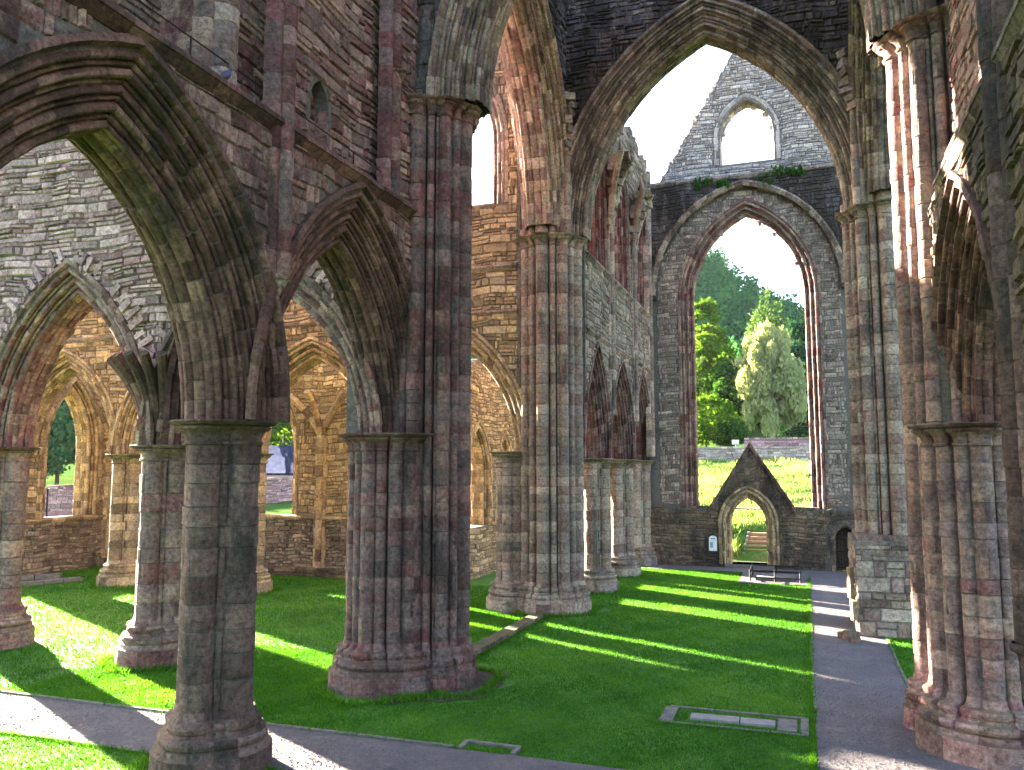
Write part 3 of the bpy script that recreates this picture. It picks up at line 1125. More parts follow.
# =====================================================================================================
# NORTH TRANSEPT: EAST ARCADE (left foreground)
# =====================================================================================================
TH = 1.75
frE = Fr((AX, 0), (0, 1), (1, 0))
bay = 6.4
opA = Op(5.35 + .62, 11.75 - .62, 5.8, 9.75)
opB = Op(11.75 + .62, 18.1 - .95, 5.8, 9.75)
op0 = Op(-1.05 + .62, 5.35 - .62, 5.8, 9.75)
LEDGE = 11.15
rn = random.Random(31)
w = thing('arcade_wall', 'tall purple rubble wall on pointed arches in the left foreground', 'wall', (AX, 11, 0))
mb = MB()
wall_mass(mb, frE, 4.4, 17.3, 5.8, LEDGE, -TH / 2, TH / 2, grow([opA, opB], .97), rnd=rn)
lay(mb, frE, 4.4, 17.2, 5.8, LEDGE - .22, TH / 2, 1, no_open([opA, opB], 1.06), rnd=rn, ch=(.15, .30), ln=(.25, .8))
mb.build('lower_masonry', 'purple', w)
# upper wall, set back above the passage ledge
SB = 0.62
clA = Op(6.55, 10.65, 15.2, 18.5, LEDGE + .35)
lan = Op(13.75, 14.4, 12.55, 13.05, LEDGE + .55)
mb = MB()
wall_mass(mb, frE, 4.4, 17.3, LEDGE, lambda s: 20.5 + .3 * wob(s, 2), -TH / 2, TH / 2 - SB, [clA, lan], rnd=rn)
lay(mb, frE, 4.4, 17.2, LEDGE, 20.3, TH / 2 - SB, 1, no_open([clA, lan], 0.06), rnd=rn, ch=(.14, .30), ln=(.22, .75), prot=(0, .06))
lay(mb, frE, 16.55, 17.9, LEDGE, 20.3, TH / 2 - .06, 1, lambda s, z: True, rnd=rn, ch=(.14, .30), ln=(.22, .6), prot=(0, .06))
box(mb, (AX + TH / 2 - SB - .1, 16.55, LEDGE - .3), (AX + TH / 2 - .06, 17.9, 20.4), (.4, .35, 1.0))
up = mb.build('upper_masonry', 'purple', w)
mb = MB()
string_course(mb, frE, 4.4, 17.2, TH / 2, LEDGE, .20, .26, rn, .02)
box(mb, (AX + TH / 2 - SB - .1, 4.4, LEDGE - .05), (AX + TH / 2 - .05, 17.2, LEDGE + .03), (.5, .4, 0))
mb.build('string_course', 'archdark', w)
# moulded arches
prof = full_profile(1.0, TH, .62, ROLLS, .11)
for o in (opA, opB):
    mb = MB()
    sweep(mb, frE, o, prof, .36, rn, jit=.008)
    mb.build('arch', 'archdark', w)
mb = MB()
half = Op(-1.05 + .62, 5.35 - .62, 5.8, 9.75)
# wall shafts and corbel
mb = MB()
wall_shaft(mb, frE, 11.9, TH / 2 + .02, 8.3, 20.0, (.115, .15, .115), .20, rn)
ws = mb.build('vaulting_shaft', 'darkred', w)
mb = MB()
corbel(mb, frE, 11.9, TH / 2 + .0, 8.35, .25, .36, .24, rn)
mb.build('corbel', 'mould', ws)
mb = MB()
wall_shaft(mb, frE, 16.45, TH / 2 - .22, LEDGE, 20.0, (.12, .15, .12), .20, rn)
mb.build('vaulting_shaft', 'darkred', w)
mb = MB()
corbel(mb, frE, 16.5, TH / 2 - .08, 14.3, .2, .3, .26, rn)
mb.build('corbel', 'brown', w)
mb = MB()
wall_shaft(mb, frE, 10.9, TH / 2 - SB + .02, LEDGE, 20.0, (.12, .26, .16), .27, rn)
mb.build('window_jamb', 'grey', w)
# blind backs of the openings
mb = MB()
wall_mass(mb, frE, 6.4, 10.8, LEDGE, 18.9, -TH / 2 - .3, -TH / 2 + .1, [], rnd=rn)
lay(mb, frE, 6.4, 10.8, LEDGE, 18.9, -TH / 2 + .1, 1, lambda s, z: True, rnd=rn)
wall_mass(mb, frE, 13.6, 14.5, LEDGE + .3, 13.3, -.3, -.1, [], rnd=rn)
lay(mb, frE, 13.6, 14.5, LEDGE + .3, 13.3, -.1, 1, lambda s, z: True, rnd=rn)
mb.build('niche_back', 'grey', w)

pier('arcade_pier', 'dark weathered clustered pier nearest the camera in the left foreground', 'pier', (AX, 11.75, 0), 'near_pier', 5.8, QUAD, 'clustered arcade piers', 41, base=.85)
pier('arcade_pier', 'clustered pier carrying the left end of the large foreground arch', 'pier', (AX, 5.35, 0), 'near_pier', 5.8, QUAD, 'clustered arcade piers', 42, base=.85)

# safety rail on the passage ledge
t = thing('safety_rail', 'thin iron cable handrail with a few posts along the high wall ledge', 'railing', (AX + .65, 11, LEDGE))
mb = MB()
bar(mb, (AX + .6, 5, LEDGE + .62), (AX + .6, 17.1, LEDGE + .62), .013, 6)
mb.build('rail', 'iron', t)
for y in (7.2, 9.9, 12.7, 14.9, 16.9):
    mb = MB()
    bar(mb, (AX + .6, y, LEDGE + .02), (AX + .6, y, LEDGE + .64), .018, 6)
    mb.build('post', 'iron', t)

# =====================================================================================================
# CROSSING: four piers and four great arches
# =====================================================================================================
CX0, CX1, CY0, CY1 = -8.5, 2.95, 18.1, 28.5
CAPZ = 13.35
CC = crossing_circles()


def crossing_pier(label, loc, mat, seed, block=None, sc=1.0, dz=0.0):
    rnd = random.Random(seed)
    t = thing('crossing_pier', label, 'pier', loc, 'crossing piers')
    a, r = outline([(x_ * sc, y_ * sc, r_ * sc) for x_, y_, r_ in CC], 320)
    rs = smooth_r(r, 6)
    zb = 1.06
    if block:
        mb = MB()
        x0, x1, y0, y1, z1 = block
        for (fx, S, T, L) in (((x0, y0), (1, 0), (0, -1), x1 - x0), ((x0, y1), (0, -1), (-1, 0), y1 - y0), ((x1, y0), (0, 1), (1, 0), y1 - y0)):
            f = Fr(fx, S, T)
            lay(mb, f, 0, L, 0, z1 - .25, 0, 1, lambda s, z: True, ch=(.24, .44), ln=(.3, 1.0), prot=(0, .045), rnd=rnd, wave=.02)
        box(mb, (x0, y0, 0), (x1, y1, z1 - .25), (.5, .4, 1))
        box(mb, (x0 - .03, y0 - .03, z1 - .25), (x1 + .03, y1 + .03, z1 - .12), (.5, .2, .3))
        box(mb, (x0 + .1, y0 + .1, z1 - .12), (x1 - .1, y1 - .1, z1 + .03), (.2, .4, 0))
        mb.build('base', 'grey', t)
        zb = z1 + .02
    else:
        mb = MB()
        ring_profile(mb, loc[0], loc[1], a, r, rs, [(z, o * (.72 if sc == 1.0 else .55), k * .85) for z, o, k in BASE], rnd, 18, False)
        mb.build('base', mat, t)
    mb = MB()
    shaft_courses(mb, loc[0], loc[1], a, r, zb, CAPZ + dz - .40, rnd=rnd, bl=.5, ch=(.28, .42))
    mb.build('shaft', mat, t)
    mb = MB()
    ring_profile(mb, loc[0], loc[1], a, r, rs, [(CAPZ + dz + z, o, k) for z, o, k in CAPP], rnd, 14)
    mb.build('capital', mat, t)
    # core above the capital, up to the broken tower stump
    mb = MB()
    if dz == 0.0:
        shaft_courses(mb, loc[0], loc[1], a, r * 1.03, CAPZ - .01, CAPZ + .32, rnd=rnd, bl=.5, ch=(.3, .34))
    a2, r2 = outline([(0, 0, .7)] + [(.7 * math.cos(k * PI / 2 + PI / 4), .7 * math.sin(k * PI / 2 + PI / 4), .2) for k in range(4)], 96)
    shaft_courses(mb, loc[0], loc[1], a2, r2, CAPZ, 22.5, rnd=rnd, bl=.5, jit=.02)
    mb.build('upper_core', 'dark' if mat != 'grey' else 'grey', t)
    return t


p_ne = crossing_pier('massive dark red clustered pier in the left middle ground', (CX0 + .02, CY0, 0), 'darkred', 51, sc=.87, dz=.55)
p_se = crossing_pier('tall pale grey and red clustered pier in the centre left of the crossing', (CX0, CY1 - .1, 0), 'grey', 52)
p_sw = crossing_pier('tall clustered pier on a square ashlar block right of the far window', (CX1 - .15, CY1, 0), 'grey', 53, block=(1.48, 4.7, 27.0, 30.2, 2.95))
p_nw = crossing_pier('sun streaked clustered pier at the right edge of the photo', (CX1 + .25, CY0, 0), 'purple', 54, dz=.55)

# responds of the transept arcades against the crossing piers
for (px_, py_, mt, par, sd) in ((AX + .15, CY0 - .75, 'darkred', p_ne, 61), (CX1 + .12, CY0 - 1.15, 'purple', p_nw, 62)):
    rnd = random.Random(sd)
    a, r = outline([(.92, .10, .17), (.80, -.22, .15), (.52, -.42, .16), (.22, -.54, .13), (-.06, -.60, .18), (-.34, -.54, .13), (-.58, -.36, .15), (-.76, -.04, .17), (0, .15, .52), (.5, .2, .35)], 200)
    rs = smooth_r(r, 6)
    mb = MB()
    ring_profile(mb, px_, py_, a, r, rs, BASE, rnd, 10, False)
    shaft_courses(mb, px_, py_, a, r, 1.06, 5.4, rnd=rnd)
    ring_profile(mb, px_, py_, a, r, rs, [(5.8 + z, o, k) for z, o, k in CAPP], rnd, 8)
    mb.build('respond', mt, par)

opC = Op(0, 1, 0, 1)


def crossing_arch(label, fr, half, c, mat, wallmat, seed, ztop=23.4, wx=(0, 0), spring=CAPZ):
    rnd = random.Random(seed)
    t = thing('crossing_arch', label, 'arch', tuple(fr(c, 0, 0)), 'great crossing arches')
    o = Op(c - half, c + half, spring, CAPZ + 6.9)
    mb = MB()
    sweep(mb, fr, o, full_profile(.95, 1.9, .7, ROLLS, .10), .42, rnd, jit=.008)
    mb.build('arch_moulding', mat, t)
    s0, s1 = c - half - 1.0 + wx[0], c + half + 1.0 - wx[1]
    zt = lambda s: ztop + .5 * wob(s * .8, seed)
    mb = MB()
    wall_mass(mb, fr, s0, s1, CAPZ + .2, zt, -.86, .86, grow([o], .93), rnd=rnd)
    for sg in (1, -1):
        lay(mb, fr, s0, s1, CAPZ + .2, ztop + .5, .86 * sg, sg, no_open([o], .98, zt), rnd=rnd, ch=(.14, .26), ln=(.2, .6), prot=(0, .09), gap=.014)
    mb.build('spandrel_wall', wallmat, t)
    return t, o


frS = Fr((0, CY1), (1, 0), (0, -1))
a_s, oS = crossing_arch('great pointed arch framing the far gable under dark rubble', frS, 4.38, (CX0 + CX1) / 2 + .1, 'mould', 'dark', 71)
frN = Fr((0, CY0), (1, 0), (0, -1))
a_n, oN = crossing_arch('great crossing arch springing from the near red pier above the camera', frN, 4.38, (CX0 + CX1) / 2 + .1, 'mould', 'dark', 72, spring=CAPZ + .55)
frEc = Fr((CX0, 0), (0, 1), (1, 0))
a_e, oE = crossing_arch('great crossing arch between the two left crossing piers, pink and white stone', frEc, 3.75, (CY0 + CY1) / 2, 'pink', 'dark', 73, spring=CAPZ + .28)
frWc = Fr((CX1, 0), (0, 1), (-1, 0))
a_w, oW = crossing_arch('great crossing arch between the two right hand piers, seen edge on', frWc, 3.75, (CY0 + CY1) / 2, 'mould', 'dark', 74, spring=CAPZ + .28)

# broken vault springers in the corners of the crossing
for (x, y, dx, dy, lab) in ((CX0 + .95, CY1 - .95, 1, -1, 'broken vault springer stones above the centre left crossing pier'), (CX1 - .95, CY1 - .95, -1, -1, 'broken vault springer stones above the pier right of the far window')):
    mb = MB()
    rnd = random.Random(int(x * 10) + 99)
    wf = Fr((x, y), (dy * -.7071, dx * .7071), (dx * .7071, dy * .7071))
    wall_shaft(mb, wf, 0, -.12, CAPZ, 17.3, (.1, .12, .1), .14, rnd)
    for k in range(7):
        q = k / 6
        rock(mb, tuple(wf(rnd.uniform(-.1, .1), .02 + .26 * q, 16.6 + .28 * k)), (rnd.uniform(.3, .55), rnd.uniform(.35, .6), rnd.uniform(.2, .36)), rnd, PI / 4 + rnd.uniform(-.5, .5), .38)
    o = mb.build('vault_springer', 'mould', loc=(x, y, CAPZ))
    tag(o, lab, 'stonework')

# =====================================================================================================
# PRESBYTERY: north arcade wall (pale rubble), south arcade, aisle and east walls
# =====================================================================================================
YN, YS, YA, XE = 17.6, 28.4, 34.0, -34.6
NP = [-16.0, -21.8, -28.0]
frPN = Fr((0, YN), (1, 0), (0, -1))
rn = random.Random(81)
w = thing('presbytery_wall', 'pale lilac rubble wall seen through the large left foreground arch', 'wall', (-20, YN, 0))
nops = [Op(-16.0 + .55, -9.9, 5.6, 9.6), Op(-21.8 + .55, -16.0 - .55, 5.6, 9.85), Op(-28 + .55, -21.8 - .55, 5.6, 9.4), Op(XE + .8, -28 - .55, 5.6, 9.4)]
mb = MB()
ztp = lambda s: 21.5 + .4 * wob(s, 5)
wall_mass(mb, frPN, XE, -9.4, 5.6, ztp, -.75, .75, grow(nops, .6), rnd=rn)
lay(mb, frPN, -29, -9.5, 5.6, 21.3, .75, 1, no_open(nops, .62, ztp), rnd=rn, ch=(.12, .25), ln=(.2, .8), prot=(0, .075), gap=.012)
lay(mb, frPN, -29, -9.5, 5.6, 21.3, -.75, -1, no_open(nops, .7, ztp), rnd=rn, ch=(.3, .5), ln=(.5, 1.1))
mb.build('masonry', 'pale', w)
for o in nops[:3]:
    mb = MB()
    sweep(mb, frPN, o, full_profile(.62, 1.5, .6, ROLLS2, .08), .33, rn, jit=.01)
    mb.build('arch', 'purple', w)
    # torn-out ring of radiating stones where the aisle vault was
    mb = MB()
    L = (o.R + 1.0) * math.acos((o.R - o.a) / (o.R + 1.0))
    n = int(L / .30)
    for side in (-1, 1):
        for k in range(int(.36 * n), n):
            if rn.random() < .16:
                continue
            if side > 0 and o.s1 > -11 and k < .62 * n:
                continue
            th = k / n * math.acos((o.R - o.a) / (o.R + 1.0))
            ln_ = rn.uniform(.35, .62)
            rr = o.R + .82 + ln_ / 2 + rn.uniform(-.04, .06)
            s = o.c + side * (-(o.R - o.a) + rr * math.cos(th))
            z = o.spring + rr * math.sin(th)
            e1 = np.array([side * math.cos(th), math.sin(th)])
            e2 = np.array([-e1[1], e1[0]])
            pr = rn.uniform(.03, .14)
            wd = rn.uniform(.13, .20)
            V = []
            for (q, p_) in ((-1, -1), (1, -1), (1, 1), (-1, 1)):
                for tt in (.70, .75 + pr):
                    f = rn.uniform(.85, 1.05)
                    x = np.array([s, z]) + e1 * q * ln_ / 2 * f + e2 * p_ * wd / 2 * f
                    V.append(frPN(x[0], tt + rn.uniform(-.02, .02), x[1]))
            mb.quads(V, [(0, 2, 4, 6), (1, 3, 5, 7), (0, 1, 3, 2), (2, 3, 5, 4), (4, 5, 7, 6), (6, 7, 1, 0)], [(rn.random(), rn.random(), 0)] * 6)
    mb.build('broken_arch_ring', 'pale', w)

for k, (x, lab) in enumerate(zip(NP, ['red brown clustered pier just behind the nearest left pier', 'clustered pier in the sunlit grass at the far left edge', 'clustered presbytery pier hidden left of the photo edge'])):
    if k < 2:
        pier('arcade_pier', lab, 'pier', (x, YN, 0), 'purple', 5.6, QUAD, 'clustered arcade piers', 90 + k, base=.95, bh=1.1)
        if k == 0:
            # springers left of the aisle vault that fanned out from this pier
            rnd = random.Random(17)
            mb = MB()
            for i in range(7):
                ang = -PI / 2 + (i - 3) * .30
                pts = []
                for q in np.linspace(0, 1, 8):
                    d = .50 + .95 * q ** 2.2
                    pts.append((x + d * math.cos(ang) * 1.0, YN + d * math.sin(ang), 5.6 + 2.3 * q))
                for pa, pb in zip(pts[:-1], pts[1:]):
                    bar(mb, pa, pb, .13, 8, (rnd.random(), rnd.random(), 0))
            sp = mb.build('vault_springer', 'archdark', loc=(x, YN, 5.6))
            tag(sp, 'fan of dark broken vault ribs on the pier behind the nearest left pier', 'stonework')

# south arcade of the presbytery
SP = [-15.0, -21.4, -27.9]
frPS = Fr((0, YS), (1, 0), (0, -1))
rn = random.Random(101)
sops = [Op(-15.0 + .55, -9.7, 5.6, 9.7), Op(-21.4 + .55, -15.0 - .55, 5.6, 9.4), Op(-27.9 + .55, -21.4 - .55, 5.6, 9.5), Op(XE + .9, -27.9 - .55, 5.6, 9.5)]
clr = [Op(c - 2.05, c + 2.05, 17.2, 20.6, 14.8) for c in (-12.6, -18.3, -24.6, -31.0)]
w = thing('presbytery_wall', 'ruined clerestory wall on arches seen between the two left crossing piers', 'wall', (-20, YS, 0))
ztp2 = lambda s: 21.6 + .4 * wob(s, 8)
mb = MB()
wall_mass(mb, frPS, XE, -9.4, 5.6, ztp2, -.3, .7, grow(sops, .6) + grow(clr, .5), rnd=rn)
lay(mb, frPS, XE, -9.5, 5.6, 21.5, .7, 1, no_open(sops + clr, .58, ztp2), rnd=rn, ch=(.15, .34), ln=(.22, .7), prot=(0, .06))
mb.build('masonry', 'ochre', w)
for o in sops:
    mb = MB()
    sweep(mb, frPS, o, full_profile(.62, 1.4, .55, ROLLS2, .08), .33, rn)
    mb.build('arch', 'ochre', w)
for o in clr[:3]:
    mb = MB()
    sweep(mb, Fr((0, YS - .2), (1, 0), (0, -1)), o, full_profile(.52, 1.0, .4, ROLLS2, .06), .33, rn, jamb=True)
    mb.build('window_frame', 'grey', w)
mb = MB()
string_course(mb, frPS, XE, -9.5, .72, 12.45, .16, .22, rn)
string_course(mb, frPS, XE, -9.5, .72, 10.75, .13, .18, rn)
string_course(mb, frPS, -13.4, -10.4, .72, 14.8, .12, .2, rn)
mb.build('string_course', 'grey', w)
for k, (x, lab) in enumerate(zip(SP, ['ochre clustered pier behind the dark red crossing pier', 'sunlit ochre clustered pier seen just right of the nearest left pier', 'greenish ochre clustered pier below the small arch at far left'])):
    pier('arcade_pier', lab, 'pier', (x, YS, 0), 'ochre', 5.6, QUAD, 'clustered arcade piers', 110 + k, base=.95)
rnd = random.Random(118)
mb = MB()
a, r = outline([(-.5, 0, .3), (-.4, .42, .2), (-.4, -.42, .2), (-.15, -.62, .2), (0, 0, .6)], 72)
rs = smooth_r(r, 5)
ring_profile(mb, -9.75, YS - .05, a, r, rs, BASE, rnd, 10, False)
shaft_courses(mb, -9.75, YS - .05, a, r, 1.06, 5.2, rnd=rnd)
ring_profile(mb, -9.75, YS - .05, a, r, rs, [(5.6 + z, o, k) for z, o, k in CAPP], rnd, 8)
mb.build('respond', 'grey', p_se)

# south aisle wall with windows
frA = Fr((0, YA), (1, 0), (0, -1))
rn = random.Random(131)
aw = [Op(-24.2 - 1.25, -24.2 + 1.25, 5.9, 8.7, 2.75), Op(-18.0 - 1.2, -18.0 + 1.2, 5.9, 8.7, 2.75), Op(-28.1 - 1.3, -28.1 + 1.3, 5.9, 8.7, 2.75)]  # last window is added, hidden behind the near pier, to cast a lawn streak
w = thing('aisle_wall', 'ochre aisle wall with tall pointed windows behind the inner arcade', 'wall', (-24, YA, 0))
zt3 = lambda s: 10.2 + .5 * wob(s * .7, 3)
mb = MB()
wall_mass(mb, frA, XE, -14.4, 0, zt3, -.45, .6, grow(aw, .42), rnd=rn)
lay(mb, frA, XE, -14.4, 2.75, 10.8, .6, 1, no_open(aw, .42, zt3), rnd=rn, ch=(.17, .34), ln=(.22, .62), prot=(0, .05))
mb.build('masonry', 'ochre', w)
mb = MB()
lay(mb, frA, XE, -14.4, 0, 2.74, .6, 1, lambda s, z: True, rnd=rn, ch=(.12, .26), ln=(.2, .55), prot=(0, .08))
mb.build('sill_masonry', 'foot', w)
for o in aw:
    mb = MB()
    sweep(mb, frA, o, full_profile(.45, 1.1, .3, [.2, .12, .2], .05), .33, rn, jamb=True)
    mb.build('window_frame', 'ochre', w)
mb = MB()
for s in (-15.0, -21.2, -27.7, -34):
    wall_shaft(mb, frA, s, .65, .3, 6.4, (.11, .16, .11), .2, rn)
    # remains of the aisle vault
    for dx in (-1, 0, 1):
        P0 = None
        for q in np.linspace(0, 1, 7):
            p1 = tuple(frA(s + dx * 1.6 * q ** 1.7, .7 + (1.3 if dx == 0 else .55) * q ** 1.7, 6.2 + 2.3 * q))
            if P0 is not None:
                bar(mb, P0, p1, .13 + .03 * q, 8, (rn.random(), rn.random(), 0))
            P0 = p1
mb.build('vaulting_shaft', 'ochre', w)
mb = MB()
string_course(mb, frA, XE, -14.4, .62, 2.75, .12, .2, rn)
mb.build('string_course', 'ochre', w)
mb = MB()
lay(mb, Fr((0, YA - .95), (1, 0), (0, -1)), XE, -14.6, 0, .42, 0, 1, lambda s, z: True, rnd=rn, ch=(.2, .22), ln=(.5, 1.1))
box(mb, (XE, YA - .95, 0), (-14.6, YA - .55, .42), (.5, .5, .3))
mb.build('bench_ledge', 'brown', w)

# east wall: aisle end window and the great empty east window
frX = Fr((XE, 0), (0, 1), (1, 0))
rn = random.Random(141)
ea = Op(31.0 - 1.2, 31.0 + 1.2, 6.0, 8.9, 2.6)
eg = Op(18.7, 27.7, 12.5, 19.5, 1.7)
w = thing('east_wall', 'ochre end wall with a narrow pointed window at the far left', 'wall', (XE, 26, 0))
zt4 = lambda s: (10.3 + .3 * wob(s, 1)) if s > 29.0 else 21.5 + .4 * wob(s, 6)
mb = MB()
wall_mass(mb, frX, 17.0, YA + .6, 0, zt4, -.6, .6, grow([eg, ea], .46), rnd=rn)
lay(mb, frX, 17.0, YA - .6, 2.6, 21, .6, 1, no_open([eg, ea], .45, zt4), rnd=rn, ch=(.17, .34), ln=(.22, .62))
mb.build('masonry', 'ochre', w)
mb = MB()
lay(mb, frX, 17.0, YA - .6, 0, 2.6, .6, 1, no_open([eg], .45), rnd=rn, ch=(.12, .26), ln=(.2, .55), prot=(0, .08))
mb.build('sill_masonry', 'foot', w)
mb = MB()
sweep(mb, frX, ea, full_profile(.5, 1.25, .5, [.2, .12, .2], .05), .33, rn, jamb=True)
mb.build('window_frame', 'ochre', w)
mb = MB()
sweep(mb, frX, eg, full_profile(.5, 1.25, .5, [.2, .12, .2], .05), .4, rn, jamb=True)
mb.build('window_frame', 'ochre', w)
mb = MB()
string_course(mb, frX, 28.5, YA - .6, .62, 2.6, .14, .2, rn)
mb.build('window_sill', 'ochre', w)

# =====================================================================================================
# SOUTH TRANSEPT: east wall, end wall, chapel wall
# =====================================================================================================
YF = 43.2                 # face of the end wall
SX = -8.15                # axis of its arcade
frT = Fr((SX, 0), (0, 1), (1, 0))
TT = 1.5
rn = random.Random(151)
tops = [Op(29.6, 33.4 - .55, 5.4, 9.0), Op(33.4 + .55, 38.5 - .55, 5.4, 9.0), Op(38.5 + .55, 43.05, 5.4, 9.0)]
tcl = [Op(30.2, 32.6, 16.4, 19.2, 13.3), Op(34.75, 37.2, 16.4, 19.2, 13.3), Op(39.9, 42.3, 16.4, 19.2, 13.3)]
w = thing('transept_wall', 'three storey arcaded wall with shafts left of the far window', 'wall', (SX, 36, 0))
zt5 = lambda s: 21.6 + .5 * wob(s * .9, 4)
mb = MB()
wall_mass(mb, frT, 29.3, YF + .3, 5.4, zt5, -TT / 2, TT / 2, grow(tops, .57) + grow(tcl, .52), rnd=rn)
lay(mb, frT, 29.4, YF, 5.4, 22, TT / 2, 1, no_open(tops + tcl, .55, zt5), rnd=rn, ch=(.15, .28), ln=(.25, .75))
mb.build('masonry', 'grey', w)
for o in tops:
    mb = MB()
    sweep(mb, frT, o, full_profile(.6, TT, .5, ROLLS, .08), .34, rn)
    mb.build('arch', 'darkred', w)
for o in tcl:
    mb = MB()
    sweep(mb, frT, o, full_profile(.55, TT, .5, [.2, .12, .2, .12, .2], .05), .4, rn, jamb=True)
    mb.build('window_frame', 'darkred', w)
mb = MB()
string_course(mb, frT, 29.4, YF - .1, TT / 2, 10.2, .15, .2, rn)
mb.build('string_course', 'mould', w)
mb = MB()
string_course(mb, frT, 29.4, YF - .1, TT / 2, 13.1, .17, .22, rn)
mb.build('string_course', 'mould', w)
for s in (33.45, 38.5):
    mb = MB()
    wall_shaft(mb, frT, s, TT / 2 + .02, 7.2, 15.0, (.1, .15, .1), .18, rn)
    vs = mb.build('vaulting_shaft', 'mould', w)
    mb = MB()
    for dy in (-1, 0, 1):
        P0 = None
        for q in np.linspace(0, 1, 9):
            p1 = np.array(frT(s + dy * (.12 + .75 * q ** 1.8), TT / 2 + .1 + (.95 if dy == 0 else .7) * q ** 1.8, 14.9 + 3.3 * q))
            if P0 is not None:
                bar(mb, P0, p1, .14, 8, (rn.random(), rn.random(), 0))
            P0 = p1
    for k in range(9):
        q = k / 8
        rock(mb, tuple(frT(s + rn.uniform(-.2, .2), TT / 2 + .02 + .6 * q ** 1.6, 15.4 + .34 * k)), (.5 + .5 * q, .5 + .5 * q, .36), rn, rn.uniform(-.4, .4), .3)
    mb.build('vault_springer', 'mould', vs)
mb = MB()
wall_shaft(mb, frT, YF - .25, TT / 2 + .02, 5.6, 21.0, (.1, .15, .1), .18, rn)
mb.build('vaulting_shaft', 'mould', w)

for k, (y, lab) in enumerate(((33.4, 'clustered pier of the far transept arcade nearest the centre left crossing pier'), (38.5, 'clustered pier with a sunlit edge in the middle of the far transept arcade'))):
    pier('arcade_pier', lab, 'pier', (SX, y, 0), 'grey', 5.4, QUAD, 'clustered arcade piers', 160 + k, base=.9)
pier('arcade_pier', 'clustered half pier against the end wall in the far transept arcade', 'pier', (SX, 43.2, 0), 'grey', 5.4, QUAD, 'clustered arcade piers', 163, base=.9)

# chapel wall east of that arcade, with windows added to cast the sun streaks
frCh = Fr((-14.6, 0), (0, 1), (1, 0))
rn = random.Random(171)
cw = [Op(34.4, 36.6, 4.6, 6.6, 2.3), Op(38.2, 39.9, 4.4, 6.2, 2.3), Op(40.7, 42.3, 4.4, 6.2, 2.3)]
w = thing('chapel_wall', 'ochre chapel wall with windows added for the sun streaks, glimpsed left of the centre crossing pier', 'wall', (-14.6, 38, 0))
zt6 = lambda s: 10.0 + .3 * wob(s, 9)
mb = MB()
wall_mass(mb, frCh, YA - .6, YF + .7, 0, zt6, -.5, .5, grow(cw, .4), rnd=rn)
lay(mb, frCh, YA - .6, YF, 0, 10.2, .5, 1, no_open(cw, .4, zt6), rnd=rn, ch=(.15, .25), ln=(.22, .6))
mb.build('masonry', 'ochre', w)
for o in cw:
    mb = MB()
    sweep(mb, frCh, o, full_profile(.42, 1.0, .25, [.2, .12, .2], .05), .33, rn, jamb=True)
    mb.build('window_frame', 'ochre', w)

# ---- end wall with the great window
frF = Fr((0, YF + .7), (1, 0), (0, -1))
TF = 1.4
rn = random.Random(181)
WXL, WXR = -5.1, 0.52
GX = -2.42
fw = Op(WXL, WXR, 13.9, 18.35, 2.95)
outer = Op(-7.0, 2.25, 14.2, 19.75, 2.95)
gw = Op(-3.45, -.72, 22.6, 24.5, 21.05)
dr = Op(-3.42, -1.68, 2.2, 3.5, 0.18)
gt = Op(1.5, 2.45, 1.55, 2.15, 0.0)


def gable_top(s):
    d = abs(s - GX - .5)
    z = 28.4 - d * 1.66 + .16 * wob(s * 2.3, 1) + .08 * wob(s * 7, 4)
    return max(20.2 + .2 * wob(s * 2, 2), z)


w = thing('end_wall', 'far gabled end wall with a huge empty pointed window', 'wall', (-2.4, YF, 0))
# lower and middle masonry: recessed plane under the great outer arch
mb = MB()
wall_mass(mb, frF, -7.6, 3.3, 2.9, 20.3, -TF / 2, TF / 2 - .35, grow([fw], .6), rnd=rn)
lay(mb, frF, -7.5, 3.2, 2.9, 20.2, TF / 2 - .35, 1, no_open([fw], .62, None, lambda s, z: outer.inside(s, z, .05)), rnd=rn, ch=(.16, .28), ln=(.25, .75), prot=(0, .03))
mb.build('window_surround', 'taupe', w)
mb = MB()
wall_mass(mb, frF, -7.6, 3.3, 14.0, 20.25, TF / 2 - .36, TF / 2, [Op(-7.0, 2.25, 14.2, 19.75)], rnd=rn)
lay(mb, frF, -7.6, 3.3, 14.2, 20.2, TF / 2, 1, no_open([outer], .2), rnd=rn, ch=(.13, .24), ln=(.18, .55), prot=(0, .07))
mb.build('spandrel', 'dark', w)
mb = MB()
sweep(mb, frF, outer, np.array([(.3, TF / 2 - .02), (.3, TF / 2 + .10), (.2, TF / 2 + .13), (.12, TF / 2 + .06), (.05, TF / 2 + .05), (0, TF / 2), (0, TF / 2 - .36)]), .4, rn, jamb=False)
mb.build('wall_arch', 'mould', w)
mb = MB()
sweep(mb, Fr((0, YF + .87), (1, 0), (0, -1)), fw, full_profile(.62, 1.05, .14, [.2, .1, .22, .12, .24], .05), .38, rn, jamb=True)
wf_ = mb.build('window_frame', 'purple', w)
# stubs of broken tracery round the window head
mb = MB()
for side in (-1, 1):
    for k, q in enumerate((.41, .71, .93) if side < 0 else (.30, .66, .84)):
        th = q * math.acos((fw.R - fw.a) / fw.R)
        rr = fw.R - rn.uniform(-.06, .12)
        s = fw.c + side * (-(fw.R - fw.a) + rr * math.cos(th))
        z = fw.spring + rr * math.sin(th)
        rock(mb, tuple(frF(s, 0.0, z)), (rn.uniform(.16, .36), .3, rn.uniform(.16, .34)), rn, 0, .4)
mb.build('tracery_stub', 'purple', wf_)
